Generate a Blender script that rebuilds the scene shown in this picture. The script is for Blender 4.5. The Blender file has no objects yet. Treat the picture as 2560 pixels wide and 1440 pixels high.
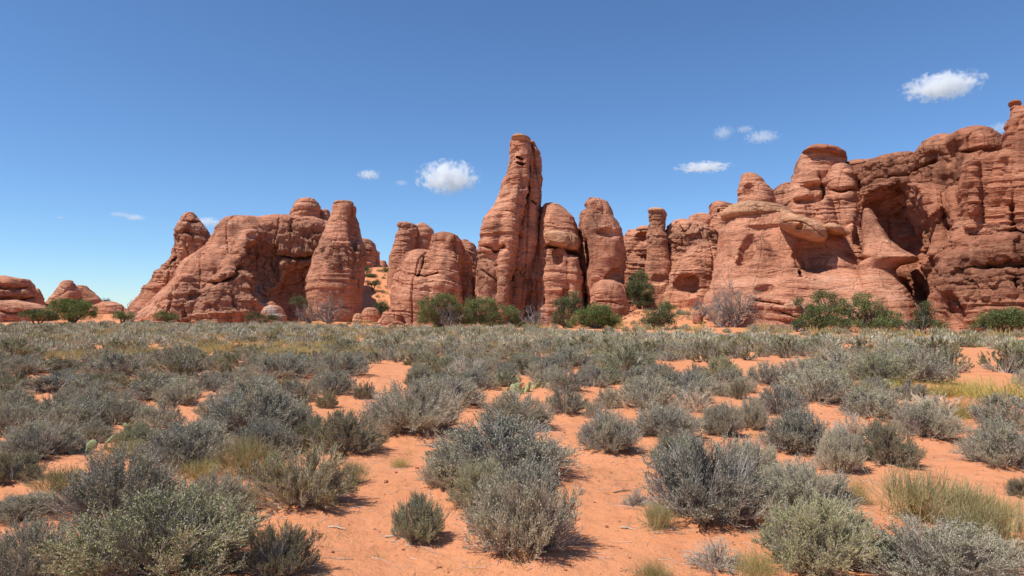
import bpy, math
import numpy as np
from mathutils import Vector
SC = bpy.context.scene
COL = SC.collection
R = math.radians
# ------------------------------------------------------------------ camera, sky, sun, exposure
CAMH = 1.65
FPX = 1762.0            # focal length in pixels of the 2560 px wide photograph
PITCH = math.atan(52.0 / FPX)
cam = bpy.data.cameras.new('camera'); camo = bpy.data.objects.new('camera', cam); COL.objects.link(camo)
cam.sensor_width = 36.0; cam.lens = FPX / 2560 * 36; cam.clip_end = 6000; cam.clip_start = 0.05
camo.location = (0, 0, CAMH); camo.rotation_euler = (math.pi/2 + PITCH, 0, 0)
SC.camera = camo

SUN_EL, SUN_AZ = R(59), R(207)      # azimuth of the sun in the XY plane: 180 = from -X, above 180 = a little from the camera's side
w = bpy.data.worlds.new('World'); SC.world = w; w.use_nodes = True
wn = w.node_tree.nodes; wl = w.node_tree.links
bg = wn['Background']; sky = wn.new('ShaderNodeTexSky'); sky.sky_type = 'NISHITA'; sky.sun_disc = False
sky.sun_elevation = SUN_EL; sky.sun_rotation = math.pi/2 - SUN_AZ
sky.altitude = 1500; sky.air_density = 1.0; sky.dust_density = 0.0; sky.ozone_density = 4.0
tint = wn.new('ShaderNodeMix'); tint.data_type = 'RGBA'; tint.blend_type = 'MULTIPLY'; tint.inputs[0].default_value = 1.0
tint.inputs[7].default_value = (.76, .945, 1.10, 1); wl.new(sky.outputs[0], tint.inputs[6])
wl.new(tint.outputs[2], bg.inputs[0]); bg.inputs[1].default_value = 0.102
sl = bpy.data.lights.new('sun', 'SUN'); sl.energy = 4.4; sl.angle = R(0.53); sl.color = (1.0, 0.95, 0.88)
so = bpy.data.objects.new('sun', sl); COL.objects.link(so)
sdir = Vector((math.cos(SUN_AZ)*math.cos(SUN_EL), math.sin(SUN_AZ)*math.cos(SUN_EL), math.sin(SUN_EL)))
so.rotation_euler = sdir.to_track_quat('Z', 'Y').to_euler()
SC.view_settings.view_transform = 'Standard'; SC.view_settings.look = 'None'
SC.view_settings.exposure = 0.36; SC.view_settings.gamma = 1.0
SC.cycles.max_bounces = 8; SC.cycles.volume_bounces = 6; SC.cycles.transparent_max_bounces = 16

# ------------------------------------------------------------------ pixels to places
CP, SP = math.cos(PITCH), math.sin(PITCH)
def ray(px, py):
    a = (px-1280)/FPX; b = (720-py)/FPX
    return np.array([a, CP - SP*b, SP + CP*b])
def at_r(px, py, D):
    """point whose horizontal distance from the camera is D"""
    d = ray(px, py); k = D/math.hypot(d[0], d[1]); return np.array([0, 0, CAMH]) + d*k
def on_ground(px, py):
    d = ray(px, py); k = -CAMH/d[2]; return d[0]*k, d[1]*k

# ------------------------------------------------------------------ noise
_rs = np.random.RandomState(7)
_perm = np.tile(_rs.permutation(256), 3).astype(np.int32)
_g = _rs.normal(size=(256, 3)); _g /= np.linalg.norm(_g, axis=1)[:, None]; _g = _g.astype(np.float32)
def pn(P):
    P = np.asarray(P, np.float32); I = np.floor(P).astype(np.int32); f = P - I; I &= 255
    u = f*f*f*(f*(f*6-15)+10); out = None
    def gr(dx, dy, dz):
        h = _perm[_perm[_perm[I[:, 0]+dx] + I[:, 1]+dy] + I[:, 2]+dz] & 255
        g = _g[h]; return g[:, 0]*(f[:, 0]-dx) + g[:, 1]*(f[:, 1]-dy) + g[:, 2]*(f[:, 2]-dz)
    def mix(a, b, t): return a + (b-a)*t
    x0 = mix(mix(gr(0,0,0), gr(1,0,0), u[:,0]), mix(gr(0,1,0), gr(1,1,0), u[:,0]), u[:,1])
    x1 = mix(mix(gr(0,0,1), gr(1,0,1), u[:,0]), mix(gr(0,1,1), gr(1,1,1), u[:,0]), u[:,1])
    return mix(x0, x1, u[:,2]) * 1.6
def fbm(P, n=4):
    s = 0; a = 1.0; P = np.asarray(P, np.float32)
    for i in range(n):
        s = s + a*pn(P*(2.03**i) + 17.3*i); a *= 0.5
    return s
def sstep(a, b, x):
    t = np.clip((x-a)/(b-a), 0, 1); return t*t*(3-2*t)

# ------------------------------------------------------------------ mesh helpers
def mesh_from(name, V, quads=None, tris=None, smooth=True):
    m = bpy.data.meshes.new(name)
    V = np.asarray(V, np.float32)
    nq = 0 if quads is None else len(quads); nt = 0 if tris is None else len(tris)
    m.vertices.add(len(V)); m.vertices.foreach_set('co', V.ravel())
    idx = []
    if nq: idx.append(np.asarray(quads, np.int32).ravel())
    if nt: idx.append(np.asarray(tris, np.int32).ravel())
    idx = np.concatenate(idx); m.loops.add(len(idx)); m.loops.foreach_set('vertex_index', idx)
    m.polygons.add(nq+nt)
    m.polygons.foreach_set('loop_start', np.concatenate([np.arange(nq)*4, nq*4+np.arange(nt)*3]).astype(np.int32))
    try: m.polygons.foreach_set('loop_total', np.concatenate([np.full(nq, 4), np.full(nt, 3)]).astype(np.int32))
    except Exception: pass
    if smooth: m.polygons.foreach_set('use_smooth', np.ones(nq+nt, bool))
    m.update(calc_edges=True)
    return m
def link(name, data, mat=None, parent=None, loc=None):
    o = bpy.data.objects.new(name, data); COL.objects.link(o)
    if data is not None and mat is not None and not data.materials: data.materials.append(mat)
    if parent is not None: o.parent = parent
    if loc is not None: o.location = loc
    return o
def tag(o, label=None, cat=None, group=None, kind=None):
    if label: o['label'] = label
    if cat: o['category'] = cat
    if group: o['group'] = group
    if kind: o['kind'] = kind
    return o
class MB:
    def __init__(s): s.V = []; s.Q = []; s.T = []; s.n = 0
    def add(s, V, Q=None, T=None):
        s.V.append(np.asarray(V, np.float32))
        if Q is not None and len(Q): s.Q.append(np.asarray(Q)+s.n)
        if T is not None and len(T): s.T.append(np.asarray(T)+s.n)
        s.n += len(V); return s
    def mesh(s, name, smooth=True):
        return mesh_from(name, np.concatenate(s.V), np.concatenate(s.Q) if s.Q else None, np.concatenate(s.T) if s.T else None, smooth)
def rnd_dirs(rs, n):
    d = rs.normal(size=(n, 3)); return d/np.linalg.norm(d, axis=1)[:, None]
def unit(v): return v/np.maximum(np.linalg.norm(v, axis=-1, keepdims=True), 1e-9)
def tubes(P, r0, r1, sides=3):
    """P (n,k,3) polylines -> tapered tubes. r0,r1 (n,) radii"""
    P = np.asarray(P, np.float32); n, k, _ = P.shape
    T = np.empty_like(P); T[:, 1:-1] = P[:, 2:]-P[:, :-2]; T[:, 0] = P[:, 1]-P[:, 0]; T[:, -1] = P[:, -1]-P[:, -2]
    T = unit(T); ref = np.where(np.abs(T[:, :1, 2:3]) > .9, np.array([1, 0, 0.]), np.array([0, 0, 1.]))
    A = unit(np.cross(T, np.broadcast_to(ref, T.shape))); B = np.cross(T, A)
    t = np.linspace(0, 1, k)[None, :]; rad = (np.asarray(r0).reshape(-1, 1)*(1-t) + np.asarray(r1).reshape(-1, 1)*t)
    ang = np.arange(sides)*2*math.pi/sides
    V = P[:, :, None, :] + rad[:, :, None, None]*(A[:, :, None, :]*np.cos(ang)[None, None, :, None] + B[:, :, None, :]*np.sin(ang)[None, None, :, None])
    base = (np.arange(n)*k*sides)[:, None, None] + (np.arange(k-1)*sides)[None, :, None]
    j = np.arange(sides)[None, None, :]; j2 = (np.arange(sides)+1) % sides
    Q = np.stack([base+j, base+j2[None, None, :], base+sides+j2[None, None, :], base+sides+j], -1).reshape(-1, 4)
    return V.reshape(-1, 3), Q
def leaves(rs, C, D, L, W):
    """quads of length L, width W at C along D"""
    n = len(C); D = unit(D); S = unit(np.cross(D, rnd_dirs(rs, n)))
    L = np.broadcast_to(L, n)[:, None]; W = np.broadcast_to(W, n)[:, None]
    V = np.stack([C, C+D*L*.45+S*W*.5, C+D*L, C+D*L*.45-S*W*.5], 1).reshape(-1, 3)
    return V, np.arange(n*4).reshape(-1, 4)

# ------------------------------------------------------------------ materials
def new_mat(name):
    m = bpy.data.materials.new(name); m.use_nodes = True; nt = m.node_tree
    b = nt.nodes['Principled BSDF']; b.inputs['Roughness'].default_value = .9
    b.inputs['Specular IOR Level'].default_value = .15
    return m, nt, b
def nd(nt, t, **kw):
    n = nt.nodes.new(t)
    for k, v in kw.items(): setattr(n, k, v)
    return n
def noise(nt, vec, scale, detail=4, rough=.55, mapscale=None):
    if mapscale is not None:
        mp = nd(nt, 'ShaderNodeMapping'); mp.inputs['Scale'].default_value = mapscale; nt.links.new(vec, mp.inputs[0]); vec = mp.outputs[0]
    n = nd(nt, 'ShaderNodeTexNoise'); n.inputs['Scale'].default_value = scale; n.inputs['Detail'].default_value = detail; n.inputs['Roughness'].default_value = rough
    nt.links.new(vec, n.inputs['Vector']); return n.outputs['Fac']
def ramp(nt, fac, stops):
    r = nd(nt, 'ShaderNodeValToRGB'); e = r.color_ramp.elements
    while len(e) < len(stops): e.new(.5)
    for i, (p, c) in enumerate(stops):
        e[i].position = p; e[i].color = (c, c, c, 1) if isinstance(c, (int, float)) else (*c, 1)
    nt.links.new(fac, r.inputs[0]); return r.outputs[0]
def mixc(nt, fac, a, b, mode='MIX'):
    m = nd(nt, 'ShaderNodeMix', data_type='RGBA', blend_type=mode)
    for s, v in ((m.inputs[0], fac), (m.inputs[6], a), (m.inputs[7], b)):
        if isinstance(v, (int, float)): s.default_value = v
        elif isinstance(v, tuple): s.default_value = (*v, 1)
        else: nt.links.new(v, s)
    return m.outputs[2]
def math_(nt, op, a, b=None):
    m = nd(nt, 'ShaderNodeMath', operation=op)
    for s, v in ((m.inputs[0], a), (m.inputs[1], b)):
        if v is None: continue
        if isinstance(v, (int, float)): s.default_value = v
        else: nt.links.new(v, s)
    return m.outputs[0]
def bump(nt, b, h, dist, strength=1.0, prev=None):
    n = nd(nt, 'ShaderNodeBump'); n.inputs['Distance'].default_value = dist; n.inputs['Strength'].default_value = strength
    nt.links.new(h, n.inputs['Height'])
    if prev is not None: nt.links.new(prev, n.inputs['Normal'])
    nt.links.new(n.outputs[0], b.inputs['Normal']); return n.outputs[0]

def rock_material(name, red, brown, pale, varnish=.6):
    m, nt, b = new_mat(name)
    pos = nd(nt, 'ShaderNodeNewGeometry').outputs['Position']
    big = noise(nt, pos, .11, 3)
    # bedding: the beds tilt and sweep from place to place
    wn_ = nd(nt, 'ShaderNodeTexNoise'); wn_.inputs['Scale'].default_value = .09; wn_.inputs['Detail'].default_value = 3; nt.links.new(pos, wn_.inputs['Vector'])
    ws = nd(nt, 'ShaderNodeVectorMath', operation='SCALE'); ws.inputs['Scale'].default_value = 5.0; nt.links.new(wn_.outputs['Color'], ws.inputs[0])
    wa = nd(nt, 'ShaderNodeVectorMath', operation='ADD'); nt.links.new(pos, wa.inputs[0]); nt.links.new(ws.outputs[0], wa.inputs[1]); wp = wa.outputs[0]
    strata = noise(nt, wp, 1.0, 6, .68, (.16, .16, 1.1))
    fine = noise(nt, wp, 1.0, 5, .7, (.7, .7, 4.0))
    c = mixc(nt, ramp(nt, big, [(.38, 0.0), (.62, 1.0)]), red, tuple(x*y for x, y in zip(red, (.86, .80, .78))))
    c = mixc(nt, ramp(nt, strata, [(.34, .45), (.48, 0.0), (.62, 0.0)]), c, brown)
    c = mixc(nt, ramp(nt, strata, [(.54, 0.0), (.68, .55)]), c, pale)
    c = mixc(nt, ramp(nt, fine, [(.36, .35), (.5, 0.0), (.75, .0)]), c, brown)
    c = mixc(nt, ramp(nt, fine, [(.56, .0), (.68, .5)]), c, pale)
    # rough weathered skin with its own attribute, made where the builder put it
    at = nd(nt, 'ShaderNodeAttribute', attribute_name='rough')
    grit = noise(nt, pos, 1.7, 6, .75)
    sk = mixc(nt, ramp(nt, grit, [(.38, 0.0), (.62, 1.0)]), tuple(x*.72 for x in brown), tuple(x*y for x, y in zip(pale, (.78, .76, .74))))
    c = mixc(nt, math_(nt, 'MULTIPLY', at.outputs['Fac'], .55), c, sk)
    # desert varnish running down in streaks
    st = noise(nt, pos, 1.0, 3, .6, (.9, .9, .07)); stm = noise(nt, pos, .22, 2)
    v = math_(nt, 'MULTIPLY', ramp(nt, st, [(.46, 0.0), (.60, 1.0)]), ramp(nt, stm, [(.46, 0.0), (.60, varnish)]))
    c = mixc(nt, v, c, tuple(x*.42 for x in brown))
    sp = noise(nt, pos, 5.0, 4, .7)
    c = mixc(nt, ramp(nt, sp, [(.3, .30), (.5, 0.0)]), c, tuple(x*.5 for x in brown))
    pl = nd(nt, 'ShaderNodeAttribute', attribute_name='pale')
    c = mixc(nt, pl.outputs['Fac'], c, (.50, .40, .33))
    nt.links.new(c, b.inputs['Base Color'])
    n1 = bump(nt, b, strata, .5, .6)
    n2 = bump(nt, b, fine, .22, .8, n1)
    n3 = bump(nt, b, math_(nt, 'MULTIPLY', grit, math_(nt, 'ADD', at.outputs['Fac'], .12)), .7, .8, n2)
    n4 = bump(nt, b, sp, .10, .7, n3)
    # crisp bed edges and thin upright joints
    edge = noise(nt, wp, 1.0, 3, .6, (.12, .12, 2.1)); st_ = ramp(nt, edge, [(.30, 0.0), (.33, .3), (.43, .3), (.45, .55), (.52, .55), (.54, .8), (.62, .8), (.64, 1.0)])
    n5 = bump(nt, b, st_, .28, 1.0, n4)
    jn = noise(nt, pos, 1.0, 3, .6, (.20, .20, .022)); ja = math_(nt, 'ABSOLUTE', math_(nt, 'SUBTRACT', jn, .5)); jr = ramp(nt, ja, [(0.0, 0.0), (.012, 1.0)])
    bump(nt, b, jr, .12, .6, n5)
    return m
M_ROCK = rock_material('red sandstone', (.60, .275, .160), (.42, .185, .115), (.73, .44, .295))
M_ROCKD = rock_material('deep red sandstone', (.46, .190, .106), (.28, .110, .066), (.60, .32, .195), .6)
M_PALE = rock_material('tan capstone', (.64, .35, .20), (.48, .24, .135), (.72, .45, .28), .3)

def sand_material():
    m, nt, b = new_mat('red sand')
    pos = nd(nt, 'ShaderNodeNewGeometry').outputs['Position']
    big = noise(nt, pos, .35, 4); mid = noise(nt, pos, 3.0, 5, .6); fine = noise(nt, pos, 45, 4, .7); gr = noise(nt, pos, 260, 2, .6)
    c = mixc(nt, ramp(nt, big, [(.35, 0.0), (.65, 1.0)]), (.59, .240, .108), (.66, .280, .136))
    c = mixc(nt, ramp(nt, mid, [(.3, .45), (.48, 0.0)]), c, (.46, .165, .08))
    c = mixc(nt, ramp(nt, fine, [(.28, .6), (.38, 0.0)]), c, (.32, .125, .07))
    c = mixc(nt, ramp(nt, gr, [(.58, .0), (.75, .4)]), c, (.80, .38, .20))
    # scrub grey added past the sage flat to keep orange bounce off the clouds
    ln = nd(nt, 'ShaderNodeVectorMath', operation='LENGTH'); nt.links.new(pos, ln.inputs[0])
    far_ = nd(nt, 'ShaderNodeMapRange'); far_.inputs['From Min'].default_value = 140; far_.inputs['From Max'].default_value = 260; nt.links.new(ln.outputs['Value'], far_.inputs['Value'])
    c = mixc(nt, far_.outputs[0], c, (.19, .17, .13))
    nt.links.new(c, b.inputs['Base Color'])
    n1 = bump(nt, b, mid, .10, .8); n2 = bump(nt, b, fine, .010, .8, n1); bump(nt, b, gr, .004, .9, n2)
    return m
M_SAND = sand_material()
def leaf_material(name, cols, transl=.04):
    m, nt, b = new_mat(name)
    g = nd(nt, 'ShaderNodeNewGeometry'); oi = nd(nt, 'ShaderNodeObjectInfo')
    c = ramp(nt, g.outputs['Random Per Island'], [(i/max(1, len(cols)-1), x) for i, x in enumerate(cols)])
    n = noise(nt, g.outputs['Position'], 1.1, 2)
    c = mixc(nt, ramp(nt, n, [(.4, 0.0), (.6, .55)]), c, tuple(x*y for x, y in zip(cols[-1], (1.1, 1.0, .78))))
    hs = nd(nt, 'ShaderNodeHueSaturation'); nt.links.new(c, hs.inputs['Color'])
    v = math_(nt, 'ADD', math_(nt, 'MULTIPLY', oi.outputs['Random'], .35), .85); nt.links.new(v, hs.inputs['Value'])
    nt.links.new(hs.outputs[0], b.inputs['Base Color'])
    tr = nd(nt, 'ShaderNodeBsdfTranslucent'); nt.links.new(hs.outputs[0], tr.inputs[0])
    mx = nd(nt, 'ShaderNodeMixShader'); mx.inputs[0].default_value = transl
    nt.links.new(b.outputs[0], mx.inputs[1]); nt.links.new(tr.outputs[0], mx.inputs[2])
    nt.links.new(mx.outputs[0], nt.nodes['Material Output'].inputs['Surface'])
    return m
M_SAGE = leaf_material('sage leaves', [(.15, .145, .082), (.28, .272, .175), (.50, .49, .38)])
M_BLACK = leaf_material('dark brush leaves', [(.09, .085, .032), (.175, .160, .066), (.33, .30, .15)])
M_PALEG = leaf_material('pale green leaves', [(.15, .155, .065), (.27, .275, .135), (.46, .46, .28)])
M_TWIG = leaf_material('grey twigs', [(.13, .10, .082), (.30, .256, .220), (.62, .57, .52)], 0)
M_DEAD = leaf_material('bleached twigs', [(.38, .31, .24), (.52, .44, .35), (.62, .54, .45)], 0)
M_EPH = leaf_material('green broom stems', [(.22, .20, .085), (.33, .30, .14), (.48, .42, .24)])
M_GRASS = leaf_material('yellow grass blades', [(.33, .29, .055), (.42, .37, .09), (.52, .44, .17)])
M_STRAW = leaf_material('golden straw', [(.32, .26, .09), (.42, .34, .13), (.54, .45, .22)])
M_JUN = leaf_material('juniper scales', [(.045, .065, .022), (.10, .13, .045), (.20, .235, .10)])
M_JUNB = leaf_material('bright juniper scales', [(.045, .075, .020), (.11, .155, .045), (.21, .26, .10)])
M_JUND = leaf_material('dark pine needles', [(.030, .045, .020), (.075, .095, .042), (.15, .175, .085)])
M_BARK = leaf_material('grey bark', [(.13, .105, .09), (.17, .14, .12)], 0)
M_DWOOD = leaf_material('weathered dead wood', [(.11, .09, .08), (.19, .165, .155), (.30, .27, .255)], 0)
M_CACT = leaf_material('cactus pads', [(.30, .34, .17), (.36, .40, .21)], .05)
M_SPINE = leaf_material('cactus spines', [(.6, .55, .4), (.7, .64, .5)], .0)
# ------------------------------------------------------------------ hand list of the shrubs seen near the camera
# (kind, centre px, base py, width px, top py, label)   kinds: s sagebrush, b dark brush, p pale green, e broom, g grass, c cactus, d dead brush
NEAR = [
('s',80,1490,200,1318,'twiggy grey sagebrush cut off by the bottom left corner'),
('p',405,1520,400,1262,'largest grey-green bush at the bottom, left of centre, its foot out of the picture'),
('b',695,1480,165,1338,'dark olive bush joined to the right side of the largest bottom bush'),
('s',300,1335,230,1140,'big grey bush with a dark centre, standing directly behind the largest bottom bush'),
('s',545,1305,150,1195,'thin see-through grey bush left of the round dark bush on open sand'),
('b',752,1297,215,1132,'round dark brown-green bush alone with a ragged shadow on open sand'),
('s',470,1190,190,1062,'rounded grey bush with broom grass tufts at its foot, lower left'),
('b',865,1153,165,1040,'dark green bush with upright clumps and black stems beside the sand path'),
('b',780,1130,100,1050,'dark green clump joined to the left of the bush with black stems'),
('s',100,1163,140,1065,'grey bush with exposed dark roots near the left edge, beside the cactus pads'),
('b',30,1222,110,1140,'small olive-brown bush cut by the left edge'),
('s',60,1315,130,1245,'low grey-green bush at the left edge behind the corner bush'),
('s',185,1100,125,1012,'grey-green bush just behind the left cactus pads'),
('s',283,1078,100,992,'upright grey bush between two rounder bushes, behind the dead cactus litter'),
('s',640,1105,200,978,'wide grey bush with a bleached arched twig on top, left of the dark clumps'),
('s',390,1088,110,1012,'grey bush with a white forked twig beside it'),
('s',752,1098,85,1032,'small green-grey bush touching the wide grey bush and the dark clumps'),
('s',405,1012,160,945,'broad grey bush with a dark hollow under it'),
('s',30,1060,95,978,'dark grey bush cut by the left edge with two dry stalks before it'),
('s',145,992,130,937,'low broad grey bush behind the bleached brush on the left'),
('b',265,985,110,940,'low olive bush between two grey bushes on the left'),
('s',225,1030,110,975,'grey bush right of the bleached brush on the left'),
('s',312,953,125,893,'rounded grey bush beside the pink bare twigs'),
('b',447,955,112,888,'dark rounded bush at the left end of the small sand patch'),
('b',150,945,90,908,'dark low bush in front of the narrow left sand strip'),
('s',70,950,100,900,'dark grey bush left of the dark low bush by the sand strip'),
('s',712,957,135,888,'round lilac-grey bush at the upper left of the winding sand path'),
('s',858,952,128,888,'round grey bush with a smaller one leaning on its lower left'),
('s',838,995,92,932,'grey-green bush leaning on the larger round bush behind it'),
('b',818,1023,52,972,'small green bush at the foot of two larger grey bushes on the path'),
('b',912,1003,56,957,'small dark green bush left of the largest middle bush'),
('b',755,1032,42,992,'tiny upright brown-green bush standing in the sand path'),
('s',537,982,70,948,'small grey bush right behind the broad bush with the dark hollow'),
('s',632,997,120,950,'grey bush behind the wide one with the arched twig'),
('b',718,978,60,945,'small brown-green bush below the round lilac-grey bush'),
('s',1030,1105,215,965,'largest middle bush, grey and dome shaped, on the sand path'),
('s',1120,1035,170,940,'grey bush merging with the back of the largest middle bush'),
('s',1050,945,55,908,'small dark grey bush behind the largest middle bush'),
('d',1165,955,100,885,'sparse bush full of pale straw twigs above the largest middle bush'),
('s',1205,980,80,925,'dark twiggy bush right of the pale straw twigs'),
('p',1045,1368,128,1242,'small round sage-green bush on the sand left of the big front bush'),
('s',1250,1235,320,1066,'wide purple-grey bush directly behind the big front bush'),
('s',1120,1240,120,1130,'thin purple-grey bush at the left end of the wide purple-grey one'),
('p',1205,1290,150,1160,'light green bush squeezed between the big front bush and the purple-grey one'),
('s',1310,1415,270,1165,'big front bush in the middle with dark splayed roots and a long shadow'),
('s',1290,1085,160,990,'grey bush just above the wide purple-grey one'),
('s',1415,1047,95,978,'round grey bush with splayed roots on the right of the sand gap'),
('s',1523,1030,60,972,'small upright brown-grey bush in a sand gap'),
('s',1483,1052,52,1008,'small bush left and in front of the upright brown-grey one'),
('s',1415,987,98,928,'grey bush right of the pale cactus bed'),
('s',1483,975,70,920,'grey bush behind and right of the bush by the cactus bed'),
('s',1357,957,80,903,'dark-footed grey bush behind the cactus bed'),
('s',1420,930,110,872,'dark grey bush behind the one with the dark foot'),
('p',1560,952,140,865,'tall grey-green bush with a black hollow at its heart, right of centre'),
('s',1600,970,95,925,'brown-grey bush at the right foot of the tall bush with the black hollow'),
('s',1625,1040,155,950,'grey bush left of the bleached root tangle'),
('s',1715,997,130,938,'long low grey bush behind the bleached root tangle'),
('s',1527,1150,150,1040,'grey bush with one stout stem, left of a joined pair'),
('s',1665,1110,150,1022,'grey bush with black shade beneath, right of a joined pair'),
('b',1765,913,84,860,'olive round bush on the upper right sand patch'),
('b',1860,907,95,848,'olive bush right of the round one above the sand patch'),
('p',1804,952,80,893,'round grey-green bush alone on the upper right sand patch'),
('b',1845,1003,50,942,'small dark bush right of the bleached arch of roots'),
('s',1910,970,80,912,'pale grey bush right of the sand patch'),
('s',2035,1023,145,930,'large dome of grey bush at the right bend of the sand'),
('s',2000,965,110,902,'grey bush behind the large dome at the right bend'),
('s',1950,1050,115,968,'dark grey bush joined to the left of the large dome'),
('s',1880,1077,75,993,'tall narrow twiggy bush beside the spreading dead-looking one'),
('s',1805,1097,95,1008,'spreading twiggy bush with long bare stems, right of the joined pair'),
('s',1993,1148,135,1032,'V-shaped dark bush with silver tips and black base'),
('s',2100,1192,95,1075,'thin silvery bush right of the V-shaped dark bush'),
('b',2215,1180,128,1065,'round olive-grey bush with dry stalks at its foot on the right'),
('s',2185,1062,125,985,'upright lilac-grey bush in front of the yellow grass'),
('s',2315,1105,130,1005,'ragged bare-twigged bush right of the lilac-grey one'),
('p',2205,970,120,892,'green-grey bush behind the two flat cactus pads'),
('s',2290,967,130,878,'grey bush at the centre of the long thicket on the right'),
('b',2340,962,80,898,'olive end of the long thicket on the right'),
('p',2382,936,68,868,'small tree-like pale green bush with a bare trunk on the right sand'),
('b',2515,942,105,862,'dark bush with a deep black shadow near the right edge'),
('b',2150,888,60,850,'yellow-green round bush at the back of the right sand'),
('s',2090,922,85,872,'dark spiky bush left of the long thicket on the right'),
('s',2510,1185,140,1058,'large grey-green bush at the right edge with dark roots'),
('s',2515,1080,110,992,'thin lilac bush behind the large one at the right edge'),
('b',2563,1252,60,1198,'small brown bush cut by the right edge'),
('s',1770,1335,270,1108,'huge silver-grey bush right of centre in the foreground'),
('p',1690,1175,110,1094,'sage-green bush behind the left shoulder of the huge silver-grey bush'),
('s',1880,1225,125,1108,'silvery bush behind the right shoulder of the huge silver-grey bush'),
('s',2005,1330,210,1172,'twiggy grey bush linking the huge silver-grey bush and the dark bottom one'),
('p',2055,1460,240,1262,'dense dark grey-green bush at the bottom, right of centre'),
('s',2370,1510,300,1330,'grey and green bush filling the bottom right corner'),
('e',2290,1312,150,1168,'airy olive broom bush on the right sand, left of two'),
('e',2420,1312,120,1200,'broom bush mixed with grey twigs, right of the airy olive one'),
('e',2465,1392,170,1245,'wide green broom bush just above the bottom right corner bush'),
('e',155,1243,110,1172,'green broom bush left of the big grey bush with a dark centre'),
('e',615,1205,120,1092,'loose yellow-green broom bush left of the round dark bush'),
('e',325,1155,110,1105,'dry broom tuft behind the big grey bush on the left'),
('e',500,1210,110,1155,'yellow broom tufts at the foot of the rounded grey bush'),
('e',880,1215,70,1150,'thin broom tuft at the right side of the round dark bush'),
('e',1648,1342,85,1268,'straw-coloured broom tuft at the left foot of the huge silver-grey bush'),
('g',2250,988,90,950,'first yellow-green grass clump right of the flat cactus pads'),
('g',2335,992,90,952,'middle yellow-green grass clump behind the ragged bush'),
('g',2425,992,80,940,'tall yellow-green grass clump on the right sand'),
('g',2500,1008,110,946,'widest yellow-green grass clump near the right edge'),
('g',2412,1052,55,1000,'lone wispy grass tuft on sand below the yellow-green clumps'),
('g',2140,1262,55,1195,'sparse dry grass tuft between the silver bush and the airy broom bush'),
('g',1895,1455,90,1385,'straw grass tuft at the bottom edge left of the dense dark bush'),
('g',1635,1452,75,1398,'short grass tuft on sand at the bottom edge'),
('g',1000,1172,40,1145,'tiny grass tuft on sand below the largest middle bush'),
('g',2500,1290,60,1240,'short grass tuft near the right edge beside the broom bushes'),
('c',208,1148,54,1098,'prickly pear with upright green pads near the left sand'),
('c',172,1143,26,1112,'small prickly pear tucked beside the bush with dark roots'),
('c',272,1132,26,1105,'single low prickly pear pad by the dry broom tuft'),
('c',605,950,60,924,'pale prickly pear bed on the small left sand patch'),
('c',322,1085,22,1070,'small round prickly pear pad among grey litter'),
('c',1290,985,70,942,'large pale prickly pear bed right of the middle bushes'),
('c',1350,975,45,950,'flat prickly pear patch right of the large bed'),
('c',1268,960,45,938,'prickly pear patch left above the large bed'),
('c',2196,980,46,955,'two flat prickly pear pads at the end of the yellow grass'),
('d',112,1032,70,992,'tangle of bleached twigs on the left among grey bushes'),
('d',1745,1035,90,972,'bleached root tangle right of centre'),
('d',1800,985,62,945,'arched bleached roots above the root tangle'),
('d',2350,1045,120,985,'spray of bleached twigs over the ragged bush'),
('d',1790,1435,140,1350,'low wiry pale bush below the huge silver-grey bush'),
('d',1590,1272,70,1228,'small bleached twig spray on bare sand'),
('d',2130,1100,90,1030,'fan of bleached twigs left of the lilac-grey bush'),
]
# ground: flat sand that climbs towards the rocks, with little hummocks under the bushes
HUM = []
for k, cx, by, wd, ty, lb in NEAR:
    x, y = on_ground(cx, by)
    if k in 'sbp': HUM.append((x, y+wd*.3*math.hypot(x, y)/FPX, wd*math.hypot(x, y)/FPX*.55))
HUM = np.array(HUM)
def ground_z(x, y, hum=True):
    x = np.asarray(x, float).ravel(); y = np.asarray(y, float).ravel(); r = np.hypot(x, y)
    z = .10*pn(np.stack([x*.09, y*.09, x*0], 1))*sstep(5, 25, r) + .035*pn(np.stack([x*.5, y*.5, x*0+3], 1))
    az = 1280 + FPX*np.tan(np.clip(np.arctan2(x, np.maximum(y, .01)), -1.4, 1.4))
    # sand apron below the right-hand rocks
    z += 1.5*sstep(57, 72, r)*sstep(1480, 1600, az)*(1-sstep(1950, 2120, az))
    z += .6*sstep(57, 64, r)*sstep(2000, 2100, az)
    # sandy pass between the bottle tower and the layered block
    z += 9.0*sstep(84, 126, r)*sstep(820, 900, az)*(1-sstep(1040, 1200, az))
    z += 3.0*sstep(90, 125, r)*sstep(1000, 1200, az) + 1.2*sstep(90, 110, r)*(1-sstep(300, 800, az))
    z += .25*pn(np.stack([x*.25, y*.25, x*0+9], 1))*sstep(58, 75, r)
    if hum:
        z = z + 0
        near = r < 28
        if near.any():
            xs, ys = x[near], y[near]; zz = np.zeros(len(xs))
            for hx, hy, hr in HUM:
                d2 = ((xs-hx)**2 + (ys-hy)**2)/(hr*1.25)**2
                zz = np.maximum(zz, .16*hr*np.exp(-d2))
            z[near] += zz + .010*fbm(np.stack([xs*3.1, ys*3.1, xs*0], 1), 3)
    return z
def gz1(x, y): return float(ground_z([x], [y])[0])
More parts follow.
